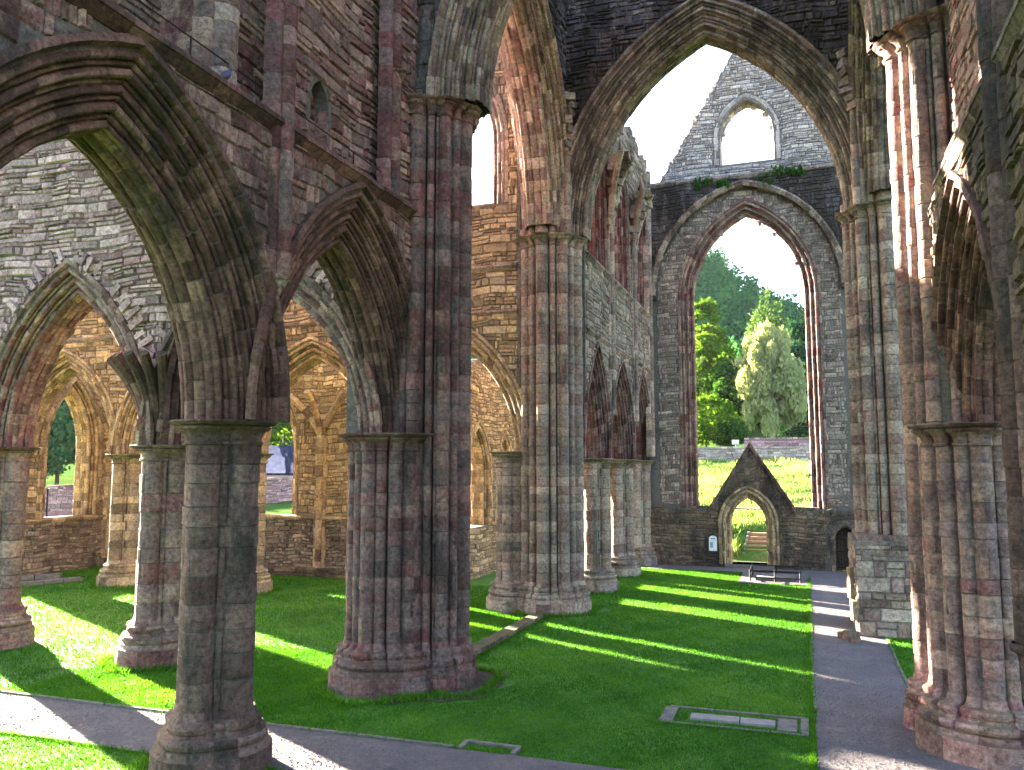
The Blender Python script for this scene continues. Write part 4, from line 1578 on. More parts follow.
# gable with its own small window
mb = MB()
wall_mass(mb, frF, -7.5, 3.0, 20.25, gable_top, -TF / 2 + .1, TF / 2 - .2, [gw], step=.2, rnd=rn)
lay(mb, frF, -7.5, 3.0, 20.25, 28.4, TF / 2 - .2, 1, no_open([gw], .3, gable_top), rnd=rn, ch=(.13, .22), ln=(.18, .6), prot=(0, .05))
for k in range(170):
    s = GX + .5 + rn.uniform(-.5, .5) * 9.2
    rock(mb, tuple(frF(s, .1 + rn.uniform(-.3, .3), gable_top(s) + rn.uniform(-.12, .06))), (rn.uniform(.14, .4), .4, rn.uniform(.08, .24)), rn, rn.uniform(-.5, .5), .35)
gb = mb.build('gable', 'gable', w)
mb = MB()
sweep(mb, frF, gw, np.array([(.32, TF / 2 - .18), (.28, TF / 2 - .14), (.12, TF / 2 - .2), (.05, TF / 2 - .35), (0, .0), (0, -TF / 2 + .1)]), .3, rn, jamb=True, jit=.02)
for side in (-1, 1):
    for q in (.15, .5, .8):
        th = q * math.acos((gw.R - gw.a) / gw.R)
        rr = gw.R - .08
        rock(mb, tuple(frF(gw.c + side * (-(gw.R - gw.a) + rr * math.cos(th)), .0, gw.spring + rr * math.sin(th))), (.3, .3, .25), rn, 0, .3)
mb.build('window_frame', 'gable', gb)
mb = MB()
string_course(mb, frF, -7.4, 3.0, TF / 2 - .02, 20.35, .10, .2, rn, .1)
mb.build('string_course', 'mould', w)
# low wall below the sill, with the gabled doorway
mb = MB()
wall_mass(mb, frF, -7.6, 4.2, 0, lambda s: 2.95 + .08 * wob(s * 2.2, 3), -TF / 2, TF / 2 + .05, grow([dr], .4) + [gt], step=.2, rnd=rn)
lay(mb, frF, -7.6, 3.4, 0, 3.1, TF / 2 + .05, 1, no_open([dr, gt], .32, lambda s: 2.98 + .08 * wob(s * 2.2, 3)), rnd=rn, ch=(.12, .22), ln=(.18, .55), prot=(0, .05))
for k in range(30):
    s = -5.2 + 5.9 * k / 29
    if abs(s - GX - .05) < 2.0:
        continue
    rock(mb, tuple(frF(s, .3, 2.98)), (.32, .8, .16), rn, 0, .2)
mb.build('sill_wall', 'brown', w)
mb = MB()
sweep(mb, frF, gt, np.array([(.2, TF / 2 + .03), (.2, TF / 2 + .09), (.08, TF / 2 + .1), (0, TF / 2 + .02), (0, -.1)]), .25, rn, jamb=True)
mb.build('gate_arch', 'brown', w)
# sun-catching jamb shafts at right of the window
# doorway gable
DP = 6.15


def dg(s):
    return DP - abs(s - GX - .05) * 1.58


t = thing('doorway_gable', 'small steep stone gable with a pointed doorway below the great far window', 'doorway', (GX, YF, 0))
frD = Fr((0, YF + .35), (1, 0), (0, -1))
mb = MB()
wall_mass(mb, frD, GX - 1.96, GX + 2.06, 2.9, dg, -.3, .44, grow([dr], .4), step=.1, rnd=rn)
lay(mb, frD, GX - 2.0, GX + 2.1, 2.9, DP, .44, 1, no_open([dr], .45, lambda s: dg(s) - .1), rnd=rn, ch=(.13, .22), ln=(.18, .5), prot=(0, .04))
mb.build('gable_wall', 'brown', t)
mb = MB()
for side in (-1, 1):
    n = 12
    for k in range(n):
        q0, q1 = k / n, (k + 1) / n
        s0_, s1_ = GX + .05 + side * 2.12 * q0, GX + .05 + side * 2.12 * q1
        z0_, z1_ = DP + .10 - 1.58 * 2.12 * q0, DP + .10 - 1.58 * 2.12 * q1
        dz = .2
        j = rn.uniform(-.02, .02)
        V = []
        for tt in (-.36, .56 + j):
            V += [frD(s0_, tt, z0_ - dz), frD(s1_, tt, z1_ - dz), frD(s1_, tt, z1_ + .06 + j), frD(s0_, tt, z0_ + .06 + j)]
        mb.quads(V, [(0, 1, 2, 3), (4, 5, 6, 7), (0, 1, 5, 4), (3, 2, 6, 7), (1, 2, 6, 5), (0, 3, 7, 4)], [(rn.random(), rn.random(), 0)] * 6)
mb.build('coping', 'archdark', t)
mb = MB()
sweep(mb, Fr((0, YF + .35), (1, 0), (0, -1)), dr, full_profile(.42, .98, .3, [.2, .12, .22], .06), .3, rn, jamb=True)
mb.build('door_arch', 'ochre', t)
mb = MB()
box(mb, (-3.75, YF - .22, .0), (-1.35, YF + 1.2, .18), (.5, .5, 0))
mb.build('threshold', 'kerb', t)

# iron gate in the small arched opening
t = thing('iron_gate', 'small arched iron bar gate at the right foot of the far wall', 'gate', (1.97, YF - .02, 0))
mb = MB()
for s in np.linspace(1.6, 2.35, 6):
    bar(mb, tuple(frF(s, TF / 2 - .25, .05)), tuple(frF(s, TF / 2 - .25, gt.top(s) - .02)), .016, 6)
mb.build('bars', 'iron', t)
for z in (.2, .95, 1.55):
    mb = MB()
    bar(mb, tuple(frF(1.52, TF / 2 - .25, z)), tuple(frF(2.43, TF / 2 - .25, z)), .022, 6)
    mb.build('cross_rail', 'iron', t)
mb = MB()
box(mb, (1.3, YF + .75, 0), (2.7, YF + .9, 2.3), (.1, .2, 0))
mb.build('passage_back', 'brown', t)

# information board
t = thing('information_board', 'small white round topped notice on the wall left of the doorway', 'sign', (-4.3, YF - .09, .8))
mb = MB()
pts = [(-.2, .0), (.2, 0), (.2, .62)] + [(.2 * math.cos(a), .62 + .14 * math.sin(a)) for a in np.linspace(0, PI, 9)[1:-1]] + [(-.2, .62)]
n = len(pts)
V = [(-4.3 + p[0], YF - .15, .82 + p[1]) for p in pts] + [(-4.3 + p[0], YF - .08, .82 + p[1]) for p in pts]
for i in range(1, n - 1):
    mb.quads([V[0], V[i], V[i + 1]], [[0, 1, 2]], [(.5, .5, 0)])
mb.quads(V, [[i, (i + 1) % n, (i + 1) % n + n, i + n] for i in range(n)], [(.5, .5, 0)] * n)
mb.build('board', 'white', t, smooth=0)
mb = MB()
box(mb, (-4.42, YF - .154, 1.40), (-4.18, YF - .149, 1.46))
mb.build('heading', 'ink', t)
mb = MB()
box(mb, (-4.44, YF - .154, .98), (-4.30, YF - .149, 1.26))
mb.build('picture', 'ink', t)

# low iron guard rail round the slab at the far end of the lawn
t = thing('guard_rail', 'low black iron rail enclosure on the paving before the far doorway', 'railing', (-1.2, 39.4, 0))
gx0, gx1, gy0, gy1 = -2.25, -.15, 38.2, 40.3
for (a, b) in (((gx0, gy0), (gx1, gy0)), ((gx0, gy1), (gx1, gy1)), ((gx0, gy0), (gx0, gy1)), ((gx1, gy0), (gx1, gy1))):
    for z in (.2, .5):
        mb = MB()
        bar(mb, (*a, z), (*b, z), .03, 6)
        mb.build('rail', 'iron', t)
for (x, y) in ((gx0, gy0), (gx1, gy0), (gx0, gy1), (gx1, gy1), ((gx0 + gx1) / 2, gy0), ((gx0 + gx1) / 2, gy1)):
    mb = MB()
    bar(mb, (x, y, 0), (x, y, .54), .035, 6)
    mb.build('post', 'iron', t)
mb = MB()
rock(mb, (-1.2, 39.25, .08), (1.7, 1.6, .16), rn, 0, .04)
tag(mb.build('grave_slab', 'kerb'), 'dark flat slab inside the low black iron rail before the far doorway', 'slab')

# steps beyond the door
t = thing('stone_steps', 'flight of pale brown steps rising on the bank beyond the far doorway', 'steps', (-1.6, 46.5, 0))
for k in range(7):
    mb = MB()
    x0 = -3.0 + .03 * k
    rock(mb, ((x0 - .4) / 2 + .0, 46.55 + .42 * k, .19 * k + .095), (-.4 - x0, .44, .19 + .02), rn, 0, .02)
    mb.build('step', 'wood', t)
mb = MB()
for k in range(7):
    rock(mb, (-3.08 + .03 * k, 46.55 + .42 * k, .19 * k + .10), (.13, .44, .28), rn, 0, .05)
mb.build('side_kerb', 'slab', t)

# =====================================================================================================
# NORTH TRANSEPT WEST WALL (right edge)
# =====================================================================================================
WX = 3.45
WLEDGE = 10.2
frW = Fr((WX, 0), (0, 1), (-1, 0))
rn = random.Random(201)
w = thing('transept_wall', 'dark rough wall with clustered shafts and a moulded arch at the right edge', 'wall', (WX, 12, 0))
opW = Op(12.75, 16.75, 5.65, 8.75)
mb = MB()
wall_mass(mb, frW, 3.0, 17.2, 0, WLEDGE, -TH / 2, TH / 2, grow([opW], .87), rnd=rn)
lay(mb, frW, 3.0, 17.2, 0, WLEDGE - .2, TH / 2, 1, no_open([opW], .95), rnd=rn, ch=(.15, .3), ln=(.25, .8), prot=(0, .07))
mb.build('lower_masonry', 'brown', w)
mb = MB()
wall_mass(mb, frW, 3.0, 17.2, WLEDGE, 20.5, -TH / 2, TH / 2 - .45, [], rnd=rn)
lay(mb, frW, 3.0, 17.2, WLEDGE, 20.3, TH / 2 - .45, 1, lambda s, z: True, rnd=rn)
mb.build('upper_masonry', 'purple', w)
mb = MB()
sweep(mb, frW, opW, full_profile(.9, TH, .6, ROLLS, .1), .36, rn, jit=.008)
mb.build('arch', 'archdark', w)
mb = MB()
string_course(mb, frW, 3.0, 16.2, TH / 2, WLEDGE, .13, .26, rn)
mb.build('string_course', 'mould', w)
mb = MB()
wall_shaft(mb, frW, 11.3, TH / 2 - .02, 2.9, 20.0, (.125, .14), .25, rn)
vs = mb.build('vaulting_shaft', 'near_pier', w)
mb = MB()
corbel(mb, frW, 11.3, TH / 2 - .05, 2.95, .26, .5, .34, rn)
mb.build('corbel', 'near_pier', vs)

# rubble stones by the square block
mb = MB()
for (x, y, s) in ((1.25, 26.2, .42), (1.05, 26.5, .3), (1.35, 25.9, .25)):
    rock(mb, (x, y, s * .35), (s, s * .9, s * .75), rt, rt.uniform(0, 1), .3)
tag(mb.build('rubble_stones', 'brown'), 'few loose rubble stones at the foot of the square pier block beside the path', 'rubble')
mb = MB()
rock(mb, (1.42, 27.35, 1.55), (.34, .5, 1.0), rt, .2, .25)
rock(mb, (1.44, 27.15, .75), (.28, .4, .7), rt, .1, .3)
tag(mb.build('broken_jamb', 'ochre'), 'sunlit broken stone lump on the left face of the square pier block', 'stonework')

# pigeon on the ledge
t = thing('pigeon', 'blue grey pigeon standing on the high ledge at upper left', 'bird', (AX + TH / 2 - .05, 10.45, LEDGE + .03))
bx, by, bz = AX + TH / 2 - .05, 10.45, LEDGE + .03
mb = MB()
rows = []
axis = [(-.20, .055, .012), (-.12, .075, .03), (-.05, .10, .07), (.02, .125, .082), (.08, .155, .072), (.12, .19, .045), (.14, .22, .034), (.155, .245, .036), (.175, .255, .03), (.195, .25, .012), (.215, .243, .004)]
for (d, z, r) in axis:
    ang = np.linspace(0, 2 * PI, 12, endpoint=False)
    rows.append(np.stack([bx + np.cos(ang) * r, np.full(12, by + d * .8), bz + z * 1.25 + .03 + np.sin(ang) * r * 1.1], 1))
mb.grid(np.stack(rows), np.full((len(rows) - 1, 12, 3), .5), closed=True)
mb.build('body', 'feather', t, smooth=80)
for sx in (-.03, .03):
    mb = MB()
    bar(mb, (bx + sx, by + .03, bz), (bx + sx, by + .02, bz + .08), .008, 6)
    mb.build('leg', 'wood', t)

# =====================================================================================================
# BEYOND: road wall, house, trees, wooded hill
# =====================================================================================================


def long_wall(name, label, pts, h, th, mat, cap=True, seed=1, stones=True, base=None):
    rnd = random.Random(seed)
    t = thing(name, label, 'wall', (pts[0][0], pts[0][1], hgt(*pts[0])))
    mb = MB()
    cp = MB()
    for a, b in zip(pts[:-1], pts[1:]):
        a, b = np.array(a, float), np.array(b, float)
        L = np.linalg.norm(b - a)
        d = (b - a) / L
        n = np.array([d[1], -d[0]])
        f = Fr(tuple(a), tuple(d), tuple(n))
        hz = (lambda s: base) if base is not None else (lambda s: hgt(*(a + d * s)))
        zb = min(hz(0), hz(L)) - .4
        zt = lambda s: hz(s) + h
        wall_mass(mb, f, 0, L, zb, zt, -th / 2, th / 2, [], step=2.0, rnd=rnd)
        if stones:
            lay(mb, f, 0, L, zb, max(hz(0), hz(L)) + h, th / 2, 1, lambda s, z: z < zt(s), ch=(.2, .35), ln=(.4, 1.1), prot=(0, .06), rnd=rnd)
        if cap:
            k = int(L / .6)
            for i in range(k):
                s = L * (i + .5) / k
                rock(cp, tuple(f(s, 0, zt(s) + .08)), (L / k * .92, th * 1.15, .22), rnd, math.atan2(d[1], d[0]), .15)
    mb.build('masonry', mat, t)
    if cap:
        cp.build('coping', mat, t)
    return t


long_wall('road_wall', 'long grey stone road wall across the meadow behind the far window', [(-26, 92.5), (16, 91.0)], 1.25, .5, 'gable', seed=5)
long_wall('garden_wall', 'short purple grey garden wall below the pale birch', [(-6.2, 101.5), (9, 101)], 1.3, .5, 'pale', seed=6)
long_wall('boundary_wall', 'pale stone boundary wall seen through the left windows', [(-80, 25), (-56, 49), (-46, 71), (-38, 88)], 2.2, .6, 'pale', seed=7)
# little sign and post by the wall
mb = MB()
box(mb, (-7.15, 99.9, hgt(-7, 100)), (-7.05, 100.0, hgt(-7, 100) + 1.0))
box(mb, (-7.5, 99.86, hgt(-7, 100) + .75), (-6.7, 99.9, hgt(-7, 100) + 1.3))
tag(mb.build('road_sign', 'white', smooth=0), 'small white roadside sign above the stone road wall', 'sign')
mb = MB()
bar(mb, (-20.2, 96, hgt(-20, 96)), (-20.2, 96, hgt(-20, 96) + 4.6), .09, 8)
tag(mb.build('pole', 'render'), 'slim pale pole beside the shrubs behind the road wall', 'pole')

# slate roofed house
t = thing('house', 'low house with a long blue slate roof beyond the middle left window', 'house', (-66, 100, 2))
hb = hgt(-70, 112)
mb = MB()
frH = Fr((-66, 96), (1, 0.1), (0.1, -1))


def hbox(mb, s0, s1, t0, t1, z0, z1):
    V = [frH(s, tt, z) for z in (z0, z1) for tt in (t0, t1) for s in (s0, s1)]
    mb.quads(V, [(0, 1, 3, 2), (4, 5, 7, 6), (0, 1, 5, 4), (1, 3, 7, 5), (3, 2, 6, 7), (2, 0, 4, 6)], [(.5, .5, 0)] * 6)


hbox(mb, -14, 16, -8, 0, -1, 4.4)
mb.build('wall', 'render', t, smooth=0)
mb = MB()
V = [frH(-14.6, .6, 4.3), frH(16.6, .6, 4.3), frH(16.6, -4, 8.2), frH(-14.6, -4, 8.2), frH(-14.6, -8.6, 4.3), frH(16.6, -8.6, 4.3), frH(-14.6, .6, 4.05), frH(16.6, .6, 4.05)]
mb.quads(V, [(0, 1, 2, 3), (3, 2, 5, 4), (0, 1, 7, 6)], [(.5, .5, 0)] * 3)
mb.quads(V, [(0, 3, 4), (1, 5, 2)], [(.5, .5, 0)] * 2)
rf = mb.build('roof', 'slate', t, smooth=0)
mb = MB()
hbox(mb, 3, 4.2, -4.6, -3.4, 7.2, 9.6)
mb.build('chimney', 'gable', rf, smooth=0)
for s in (-10, -5, 0, 5, 10):
    mb = MB()
    hbox(mb, s - .6, s + .6, -.02, .04, 2.3, 3.6)
    mb.build('window', 'glass', t, smooth=0)


# ---- trees
def leaves(mb, blobs, n, size, rs, flat=0.0, droop=False):
    """leaf quads spread through lumpy blobs (cx,cy,cz,rx,ry,rz)"""
    B = np.array(blobs)
    vol = B[:, 3] * B[:, 4] + B[:, 4] * B[:, 5]
    ids = rs.choice(len(B), n, p=vol / vol.sum())
    b = B[ids]
    d = rs.normal(size=(n, 3))
    d /= np.linalg.norm(d, axis=1)[:, None]
    rad = 1 - np.abs(rs.normal(0, .22, n))
    rad = np.clip(rad + rs.normal(0, .05, n), .25, 1.12)
    # ragged: noise lumps on the shell
    lump = 1 + .16 * np.sin(d[:, 0] * 7 + ids) * np.sin(d[:, 1] * 6 + ids * 2) + .10 * np.sin(d[:, 2] * 11 + ids * 3)
    c = b[:, :3] + d * b[:, 3:6] * (rad * lump)[:, None]
    nrm = d * .6 + rs.normal(0, .75, (n, 3)) + np.array([0, 0, .35])
    nrm /= np.linalg.norm(nrm, axis=1)[:, None]
    up = rs.normal(size=(n, 3))
    if droop:
        up = np.array([0, 0, 1.0]) + rs.normal(0, .25, (n, 3))
        nrm = np.stack([rs.normal(size=n), rs.normal(size=n), rs.normal(0, .3, n)], 1)
        nrm /= np.linalg.norm(nrm, axis=1)[:, None]
    u = np.cross(nrm, up)
    u /= np.maximum(1e-6, np.linalg.norm(u, axis=1))[:, None]
    v = np.cross(nrm, u)
    s = size * rs.uniform(.6, 1.35, n)[:, None]
    asp = 2.0 if droop else 1.0
    P = np.stack([c - u * s * .5, c - v * s * .55 * asp, c + u * s * .5, c + v * s * .55 * asp], 1)
    F = np.arange(n * 4).reshape(n, 4)
    C = np.zeros((n, 3))
    C[:, 0] = np.clip(rs.normal(.5, .22, n) + ((ids * 37 % 11) / 11 - .5) * .35, 0, 1)
    mb.quads(P.reshape(-1, 3), F, C)


def crown_blobs(h, r, rs, kind):
    bl = []
    if kind == 'conifer':
        for k in range(16):
            q = k / 15
            rr = r * (1 - q) ** .8 + .25
            z = h * (.14 + .84 * q)
            for j in range(max(1, int(6 * (1 - q)) + 1)):
                a = rs.uniform(0, 2 * PI)
                bl.append((rr * .55 * math.cos(a), rr * .55 * math.sin(a), z, rr * .55, rr * .55, h * .055))
    elif kind == 'birch':
        for k in range(95):
            q = rs.uniform(0, 1)
            rr = r * (math.sqrt(max(.05, 1 - ((q - .45) / .6) ** 2))) * rs.uniform(.5, 1.05)
            a = rs.uniform(0, 2 * PI)
            z = h * (.16 + .78 * q)
            sz = r * rs.uniform(.13, .25)
            bl.append((rr * .8 * math.cos(a), rr * .8 * math.sin(a), z, sz, sz, sz * rs.uniform(1.1, 2.2)))
    else:
        for k in range(75):
            q = rs.uniform(0, 1)
            rr = r * math.sqrt(max(.06, 1 - (2 * q - .95) ** 2)) * rs.uniform(.6, 1.05)
            a = rs.uniform(0, 2 * PI)
            z = h * (.18 + .74 * q)
            sz = r * rs.uniform(.14, .30)
            bl.append((rr * .8 * math.cos(a), rr * .8 * math.sin(a), z, sz, sz, sz * rs.uniform(.6, .95)))
    return bl


def make_tree(name, label, loc, h, r, kind, mat, n, size, seed, group=None, bark='bark'):
    rs = np.random.RandomState(seed)
    rnd = random.Random(seed)
    t = thing(name, label, 'tree' if h > 4 else 'shrub', (0, 0, 0), group)
    bl = crown_blobs(h, r, rs, kind)
    mb = MB()
    leaves(mb, bl, n, size, rs, droop=(kind == 'birch'))
    mb.build('crown', mat, t, smooth=0)
    mb = MB()
    p = np.array([0, 0, -.3])
    tr = max(.12, h * .02)
    for k in range(7):
        q = np.array([rnd.uniform(-.1, .1) * h * .06, rnd.uniform(-.1, .1) * h * .06, h * .8 * (k + 1) / 7])
        bar(mb, p, q, tr * (1 - k / 8), 10, r2=tr * (1 - (k + 1) / 8))
        p = q
    for k in range(10):
        z = h * rnd.uniform(.25, .7)
        a = rnd.uniform(0, 2 * PI)
        e = np.array([r * .7 * math.cos(a), r * .7 * math.sin(a), z + h * .14])
        bar(mb, (0, 0, z), e, tr * .35, 6, r2=tr * .08)
    mb.build('trunk', bark, t)
    t.location = loc
    return t


def at(px_, depth, z=None):
    """ground point at a bearing taken from the photograph and a distance from the camera's axis"""
    a = YAW - math.atan((px_ - 512) / 816.0)
    d = depth / math.cos(a - YAW)
    x, y = -d * math.sin(a), d * math.cos(a)
    return (x, y, hgt(x, y) if z is None else z)


make_tree('birch_tree', 'large pale weeping birch behind the road wall, seen through the far window', at(772, 114), 16.0, 5.2, 'birch', 'leaf_pale', 36000, .25, 301, bark='birch_bark')
make_tree('conifer_tree', 'tall light green conifer standing behind the pale birch', at(772, 150), 26.5, 8.0, 'conifer', 'leaf_conifer', 24000, .45, 302)
G = 'broadleaf trees on the slope'
make_tree('broadleaf_tree', 'bright green round tree at the left side of the far window above the shrubs', at(703, 122), 17.5, 5.4, 'round', 'leaf_bright', 16000, .42, 303, G)
make_tree('broadleaf_tree', 'tallest bright green tree at left in the far window', at(704, 140), 25.0, 6.2, 'round', 'leaf_bright', 15000, .45, 304, G)
make_tree('broadleaf_tree', 'mid green tree between the bright trees and the pale birch', at(733, 118), 12.8, 4.6, 'round', 'leaf_mid', 15000, .38, 305, G)
make_tree('broadleaf_tree', 'dark green tree in shade behind the birch trunk', at(748, 138), 13.5, 5.0, 'round', 'leaf_dark', 12000, .42, 306, G)
make_tree('broadleaf_tree', 'dark green tree at the right jamb of the far window', at(802, 138), 20.0, 5.5, 'round', 'leaf_dark', 13000, .45, 307, G)
make_tree('shrub', 'yellow green bushy shrub at lower left of the far window behind the road wall', at(706, 101), 6.8, 4.2, 'round', 'leaf_bright', 9000, .28, 308, 'shrubs behind the road wall')
make_tree('shrub', 'green rounded shrub in the middle behind the road wall', at(728, 100), 3.8, 2.8, 'round', 'leaf_mid', 6000, .24, 309, 'shrubs behind the road wall')
make_tree('shrub', 'dark low shrub behind the birch at the right of the far window', at(794, 124), 6.2, 3.6, 'round', 'leaf_dark', 6000, .3, 310, 'shrubs behind the road wall')

# trees seen through the left windows
rr_ = random.Random(77)
LEFT = [(60, 110, 15, 7, 'leaf_hazed', 'haze tinted blue green tree beyond the narrow far left window'), (30, 125, 19, 8, 'leaf_hazed', 'dark tree at the left jamb of the narrow far left window'), (88, 130, 21, 8, 'leaf_hazed', 'dark tree at the right jamb of the narrow far left window'),
        (284, 100, 13.5, 6.5, 'leaf_bright', 'bright green tree above the slate roof in the middle left window'), (268, 150, 27, 8, 'leaf_hazed', 'tall dark tree behind the slate roofed house'), (300, 155, 26, 8, 'leaf_hazed', 'mid green tree behind the house in the middle left window')]
for k, (px_, dp, h, r, mt, lab) in enumerate(LEFT):
    x, y, z = at(px_, dp if k != 3 else 128)
    make_tree('broadleaf_tree', lab, (x, y, z), h, r, 'round', mt, 11000, .5, 320 + k, 'trees beyond the left windows')


# wooded hill: one mass
def hill_wood():
    rs = np.random.RandomState(401)
    mb = MB()
    bl = []
    for k in range(1500):
        y = rs.uniform(150, 370)
        x = rs.uniform(-330, 90) * (y / 300)
        h = rs.uniform(8, 14)
        z = hgt(x, y)
        r = rs.uniform(3.2, 5.5)
        for j in range(3):
            bl.append((x + rs.uniform(-2, 2), y + rs.uniform(-2, 2), z + h * (.45 + .22 * j), r * (1 - .2 * j), r * (1 - .2 * j), h * .25))
    leaves(mb, bl, 230000, 1.15, rs)
    o = mb.build('hill_wood', 'forest', smooth=0)
    return tag(o, 'dense dark blue green wood covering the hillside behind the abbey', 'woodland', None, 'stuff')


hill_wood()

# ---- plants rooted on the far wall head and at the foot
for k, (x, z, s, lab) in enumerate(((-3.4, 19.95, .28, 'small weed growing at left above the far window arch'), (-.75, 20.05, .5, 'leafy green weed tuft growing above the far window arch'), (-4.3, 20.1, .32, 'little weed clump left on the far wall ledge'), (.3, 20.2, .3, 'small weed growing at right above the far window arch'))):
    rs = np.random.RandomState(500 + k)
    mb = MB()
    leaves(mb, [(x + rs.uniform(-1, 1) * s * 1.2, YF - .1 + rs.uniform(-.05, .05), z + rs.uniform(-.6, .6) * s, s * .5, s * .3, s * .5) for _ in range(6)], 90, .13, rs, droop=True)
    tag(mb.build('wall_weed', 'leaf_mid', smooth=0, loc=(x, YF, z)), lab, 'plant', 'weeds on the far wall')


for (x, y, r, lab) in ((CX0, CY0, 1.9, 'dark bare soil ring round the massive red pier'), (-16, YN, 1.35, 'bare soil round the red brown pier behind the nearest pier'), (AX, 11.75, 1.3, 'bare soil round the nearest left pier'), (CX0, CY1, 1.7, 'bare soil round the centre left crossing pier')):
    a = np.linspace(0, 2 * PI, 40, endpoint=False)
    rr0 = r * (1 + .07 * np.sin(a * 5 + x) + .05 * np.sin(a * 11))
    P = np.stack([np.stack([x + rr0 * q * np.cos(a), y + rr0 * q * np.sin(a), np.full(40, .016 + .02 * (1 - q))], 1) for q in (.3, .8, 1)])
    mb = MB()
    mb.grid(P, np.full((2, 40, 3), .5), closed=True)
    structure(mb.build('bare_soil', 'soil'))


# ---- grass blades: denser close to the camera
def grass():
    rs = np.random.RandomState(601)
    out = []

    def keep(x, y):
        k = np.ones(len(x), bool)
        k &= ~((y > 11.97 + .05 * np.sin(x * 7) * np.sin(x * 3.1)) & (y < 13.96 + .05 * np.sin(x * 6 + 1) * np.sin(x * 2.7)))
        px0 = 0.0 + .005 * y
        k &= ~((x > px0 + .02 + .06 * np.sin(y * 5) * np.sin(y * 1.9)) & (x < 2.08 + .006 * y + .05 * np.sin(y * 4.3)))
        k &= ~((x > 2.0) & (y < 19.6))
        k &= ~((x > -2.75) & (x < 0.3) & (y > 37.6))
        k &= ~(y > 41.35)
        k &= ~((x > -2.3) & (x < 0) & (y > 17.05) & (y < 17.55))
        for (cx, cy, rr) in ((AX, 11.75, 1.15), (AX, 5.35, 1.15), (CX0, CY0, 1.95), (AX, CY0 - 1, 1.2), (CX0, CY1, 1.9), (-16, YN, 1.2), (-21.8, YN, 1.2), (SX, 33.4, 1.1), (SX, 38.5, 1.1), (-21.4, YS, 1.2), (-15, YS, 1.2), (-27.9, YS, 1.2)):
            k &= (x - cx) ** 2 + (y - cy) ** 2 > rr ** 2 * (1 + .15 * np.sin(np.arctan2(y - cy, x - cx) * 7))
        return k
    for (x0, x1, y0, y1, n, s) in ((-17, 0.2, 7.5, 20, 260000, .055), (-34, -9, 12, 33, 150000, .085), (-12, 3, 20, 41.4, 170000, .075)):
        x = rs.uniform(x0, x1, n)
        y = rs.uniform(y0, y1, n)
        k = keep(x, y)
        x, y = x[k], y[k]
        m = len(x)
        a = rs.uniform(0, 2 * PI, m)
        hh = s * rs.uniform(.5, 1.1, m)
        wd = s * .17
        lx, ly = rs.normal(0, .45, m) * hh, rs.normal(0, .45, m) * hh
        z0 = .012 * (np.sin(x * 1.3) * np.sin(y * 1.1)) - .005
        P = np.stack([np.stack([x - wd * np.cos(a), y - wd * np.sin(a), z0], 1), np.stack([x + wd * np.cos(a), y + wd * np.sin(a), z0], 1), np.stack([x + lx, y + ly, z0 + hh], 1)], 1)
        c = np.zeros((m, 3))
        c[:, 0] = np.clip(rs.normal(.5, .2, m) + .22 * np.sin(x * .8 + np.sin(y * .6)) * np.sin(y * .9 + 1 + np.sin(x * .5)) + .16 * np.sin(x * 2.7 + y) * np.sin(y * 2.2 - x * .7) + .10 * np.sin(x * 6.1) * np.sin(y * 5.3 + x), 0, 1)
        out.append((P, c))
    mb = MB()
    for P, c in out:
        mb.quads(P.reshape(-1, 3), np.arange(len(P) * 3).reshape(-1, 3), c)
    o = mb.build('grass', 'blade', smooth=0)
    tag(o, 'short mown bright green grass covering the abbey floor', 'grass', None, 'stuff')
    # longer uncut tufts against the stones
    P, c = [], []
    for (cx, cy, rr, n) in ((AX, 11.75, 1.02, 2600), (CX0 + .2, CY0, 1.42, 3200), (AX + .2, CY0 - .8, 1.35, 2200), (-16, YN, 1.12, 2200), (CX0, CY1, 1.5, 2600), (SX, 33.4, 1.0, 1500), (SX, 38.5, 1.0, 1500), (-21.4, YS, 1.1, 1200), (-27.9, YS, 1.1, 1200)):
        a0 = rs.uniform(0, 2 * PI, n)
        r0 = rr + np.abs(rs.normal(0, .13, n)) + .10 * np.sin(a0 * 5 + cx)
        x, y = cx + r0 * np.cos(a0), cy + r0 * np.sin(a0)
        k = ~((y > 11.97) & (y < 13.96))
        x, y = x[k], y[k]
        P.append((x, y, .16))
    for (x0, y0, x1, y1, n) in ((-30, 13.99, -5.1, 13.99, 6000), (-30, 11.93, -8, 11.93, 4500), (.03, 14.5, .22, 40, 6500), (2.2, 19.8, 2.33, 40, 3500), (-8.75, 20, -8.7, 26.6, 1500), (-8.25, 20, -8.2, 26.6, 1500), (-2.85, 16.7, 0, 16.7, 500), (-2.85, 17.95, 0, 17.95, 500)):
        q = rs.uniform(0, 1, n)
        P.append((x0 + (x1 - x0) * q + rs.normal(0, .035, n), y0 + (y1 - y0) * q + rs.normal(0, .035, n), .09))
    for x, y, s in P:
        m = len(x)
        a = rs.uniform(0, 2 * PI, m)
        hh = s * rs.uniform(.35, 1.15, m)
        wd = .006 + hh * .05
        lx, ly = rs.normal(0, .5, m) * hh, rs.normal(0, .5, m) * hh
        Q = np.stack([np.stack([x - wd * np.cos(a), y - wd * np.sin(a), np.zeros(m)], 1), np.stack([x + wd * np.cos(a), y + wd * np.sin(a), np.zeros(m)], 1), np.stack([x + lx, y + ly, hh], 1)], 1)
        cc = np.zeros((m, 3))
        cc[:, 0] = np.clip(rs.normal(.6, .25, m), 0, 1)
        c.append((Q, cc))
    mb = MB()
    for Q, cc in c:
        mb.quads(Q.reshape(-1, 3), np.arange(len(Q) * 3).reshape(-1, 3), cc)
    tag(mb.build('grass_tufts', 'blade', smooth=0), 'longer uncut grass tufts along kerbs and around the pier bases', 'grass', None, 'stuff')
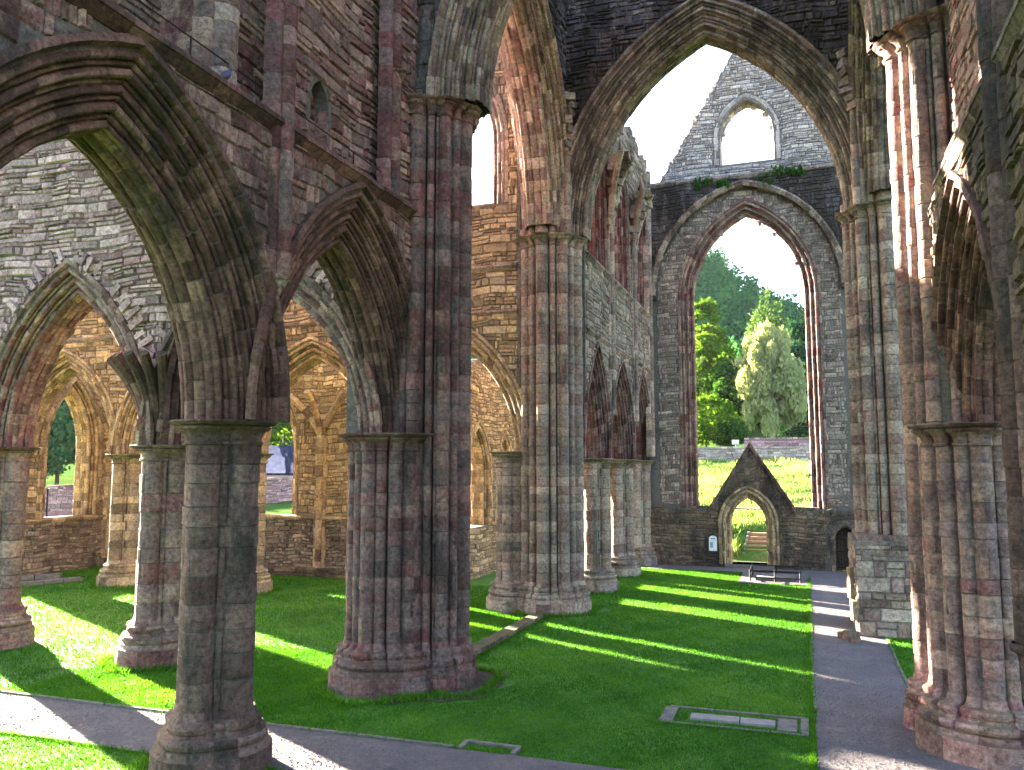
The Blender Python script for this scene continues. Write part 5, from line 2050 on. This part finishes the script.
    # grit on the gravel paths
    n = 26000
    x = np.concatenate([rs.uniform(-18, 0, n // 2), rs.uniform(0.1, 2.2, n // 2)])
    y = np.concatenate([rs.uniform(12.0, 13.9, n // 2), 13.5 + 27 * rs.uniform(0, 1, n - n // 2) ** 1.8])
    r = np.abs(rs.normal(.008, .006, len(x))) + .004
    d = np.array([(1, 0, 0), (-.5, .87, 0), (-.5, -.87, 0), (0, 0, .8)])
    P = np.stack([x, y, np.full(len(x), .026)], 1)[:, None] + d[None] * r[:, None, None] * rs.uniform(.6, 1.4, (len(x), 4, 1))
    F = np.array([(0, 1, 3), (1, 2, 3), (2, 0, 3)])
    F = (np.arange(len(x)) * 4)[:, None, None] + F[None]
    mb = MB()
    mb.quads(P.reshape(-1, 3), F.reshape(-1, 3), (.5, .5, 0))
    tag(mb.build('path_grit', 'kerb', smooth=0), 'loose grey grit scattered over the gravel paths', 'gravel', None, 'stuff')
    # long rough grass of the meadow, in tussocks
    n = 120000
    y = 45.5 + 47 * rs.uniform(0, 1, n) ** 1.2
    x = -2 + rs.uniform(-1, 1, n) * (8 + (y - 40) * .45) - (y - 44) * .12
    d = np.sin(x * .9 + np.sin(y * .7)) * np.sin(y * .55 + x * .3) + .5 * np.sin(x * 2.3 + 1) * np.sin(y * 1.7)
    k = (d + rs.uniform(-.5, .5, n) > -.1) & ~((x > -3.3) & (x < -.2) & (y < 50)) & (y > 46.4)
    x, y, d = x[k], y[k], d[k]
    m = len(x)
    z = np.array([hgt(a_, b_) for a_, b_ in zip(x, y)]) - .08
    hh = rs.uniform(.18, .5, m) * (1 + .5 * np.clip(d, 0, 1))
    a = rs.uniform(0, 2 * PI, m)
    wd = hh * .10 + .012
    lx, ly = rs.normal(0, .35, m) * hh, rs.normal(0, .35, m) * hh
    P = np.stack([np.stack([x - wd * np.cos(a), y - wd * np.sin(a), z], 1), np.stack([x + wd * np.cos(a), y + wd * np.sin(a), z], 1), np.stack([x + lx, y + ly, z + hh], 1)], 1)
    c = np.zeros((m, 3))
    c[:, 0] = np.clip(.5 + .3 * np.sin(x * .5 + y * .25) + rs.normal(0, .2, m), 0, 1)
    mb = MB()
    mb.quads(P.reshape(-1, 3), np.arange(m * 3).reshape(-1, 3), c)
    o = mb.build('meadow_grass', 'meadow_blade', smooth=0)
    tag(o, 'long pale yellow green meadow grass in tussocks on the slope beyond the far window', 'grass', None, 'stuff')


grass()

# ---- the air: thin morning haze
mb = MB()
box(mb, (-420, -140, -2), (320, 440, 128))
hm = bpy.data.materials.new("haze")
hm.use_nodes = True
hn = hm.node_tree
hn.nodes.remove(hn.nodes["Principled BSDF"])
pv = hn.nodes.new("ShaderNodeVolumePrincipled")
pv.inputs["Color"].default_value = (.85, .92, 1, 1)
pv.inputs["Density"].default_value = 0.00004
hn.links.new(pv.outputs[0], hn.nodes["Material Output"].inputs["Volume"])
hz_ = mb.build('haze', hm, smooth=0)
hz_['kind'] = 'stuff'

for o in bpy.data.objects:
    if '_w' in o:
        del o['_w']
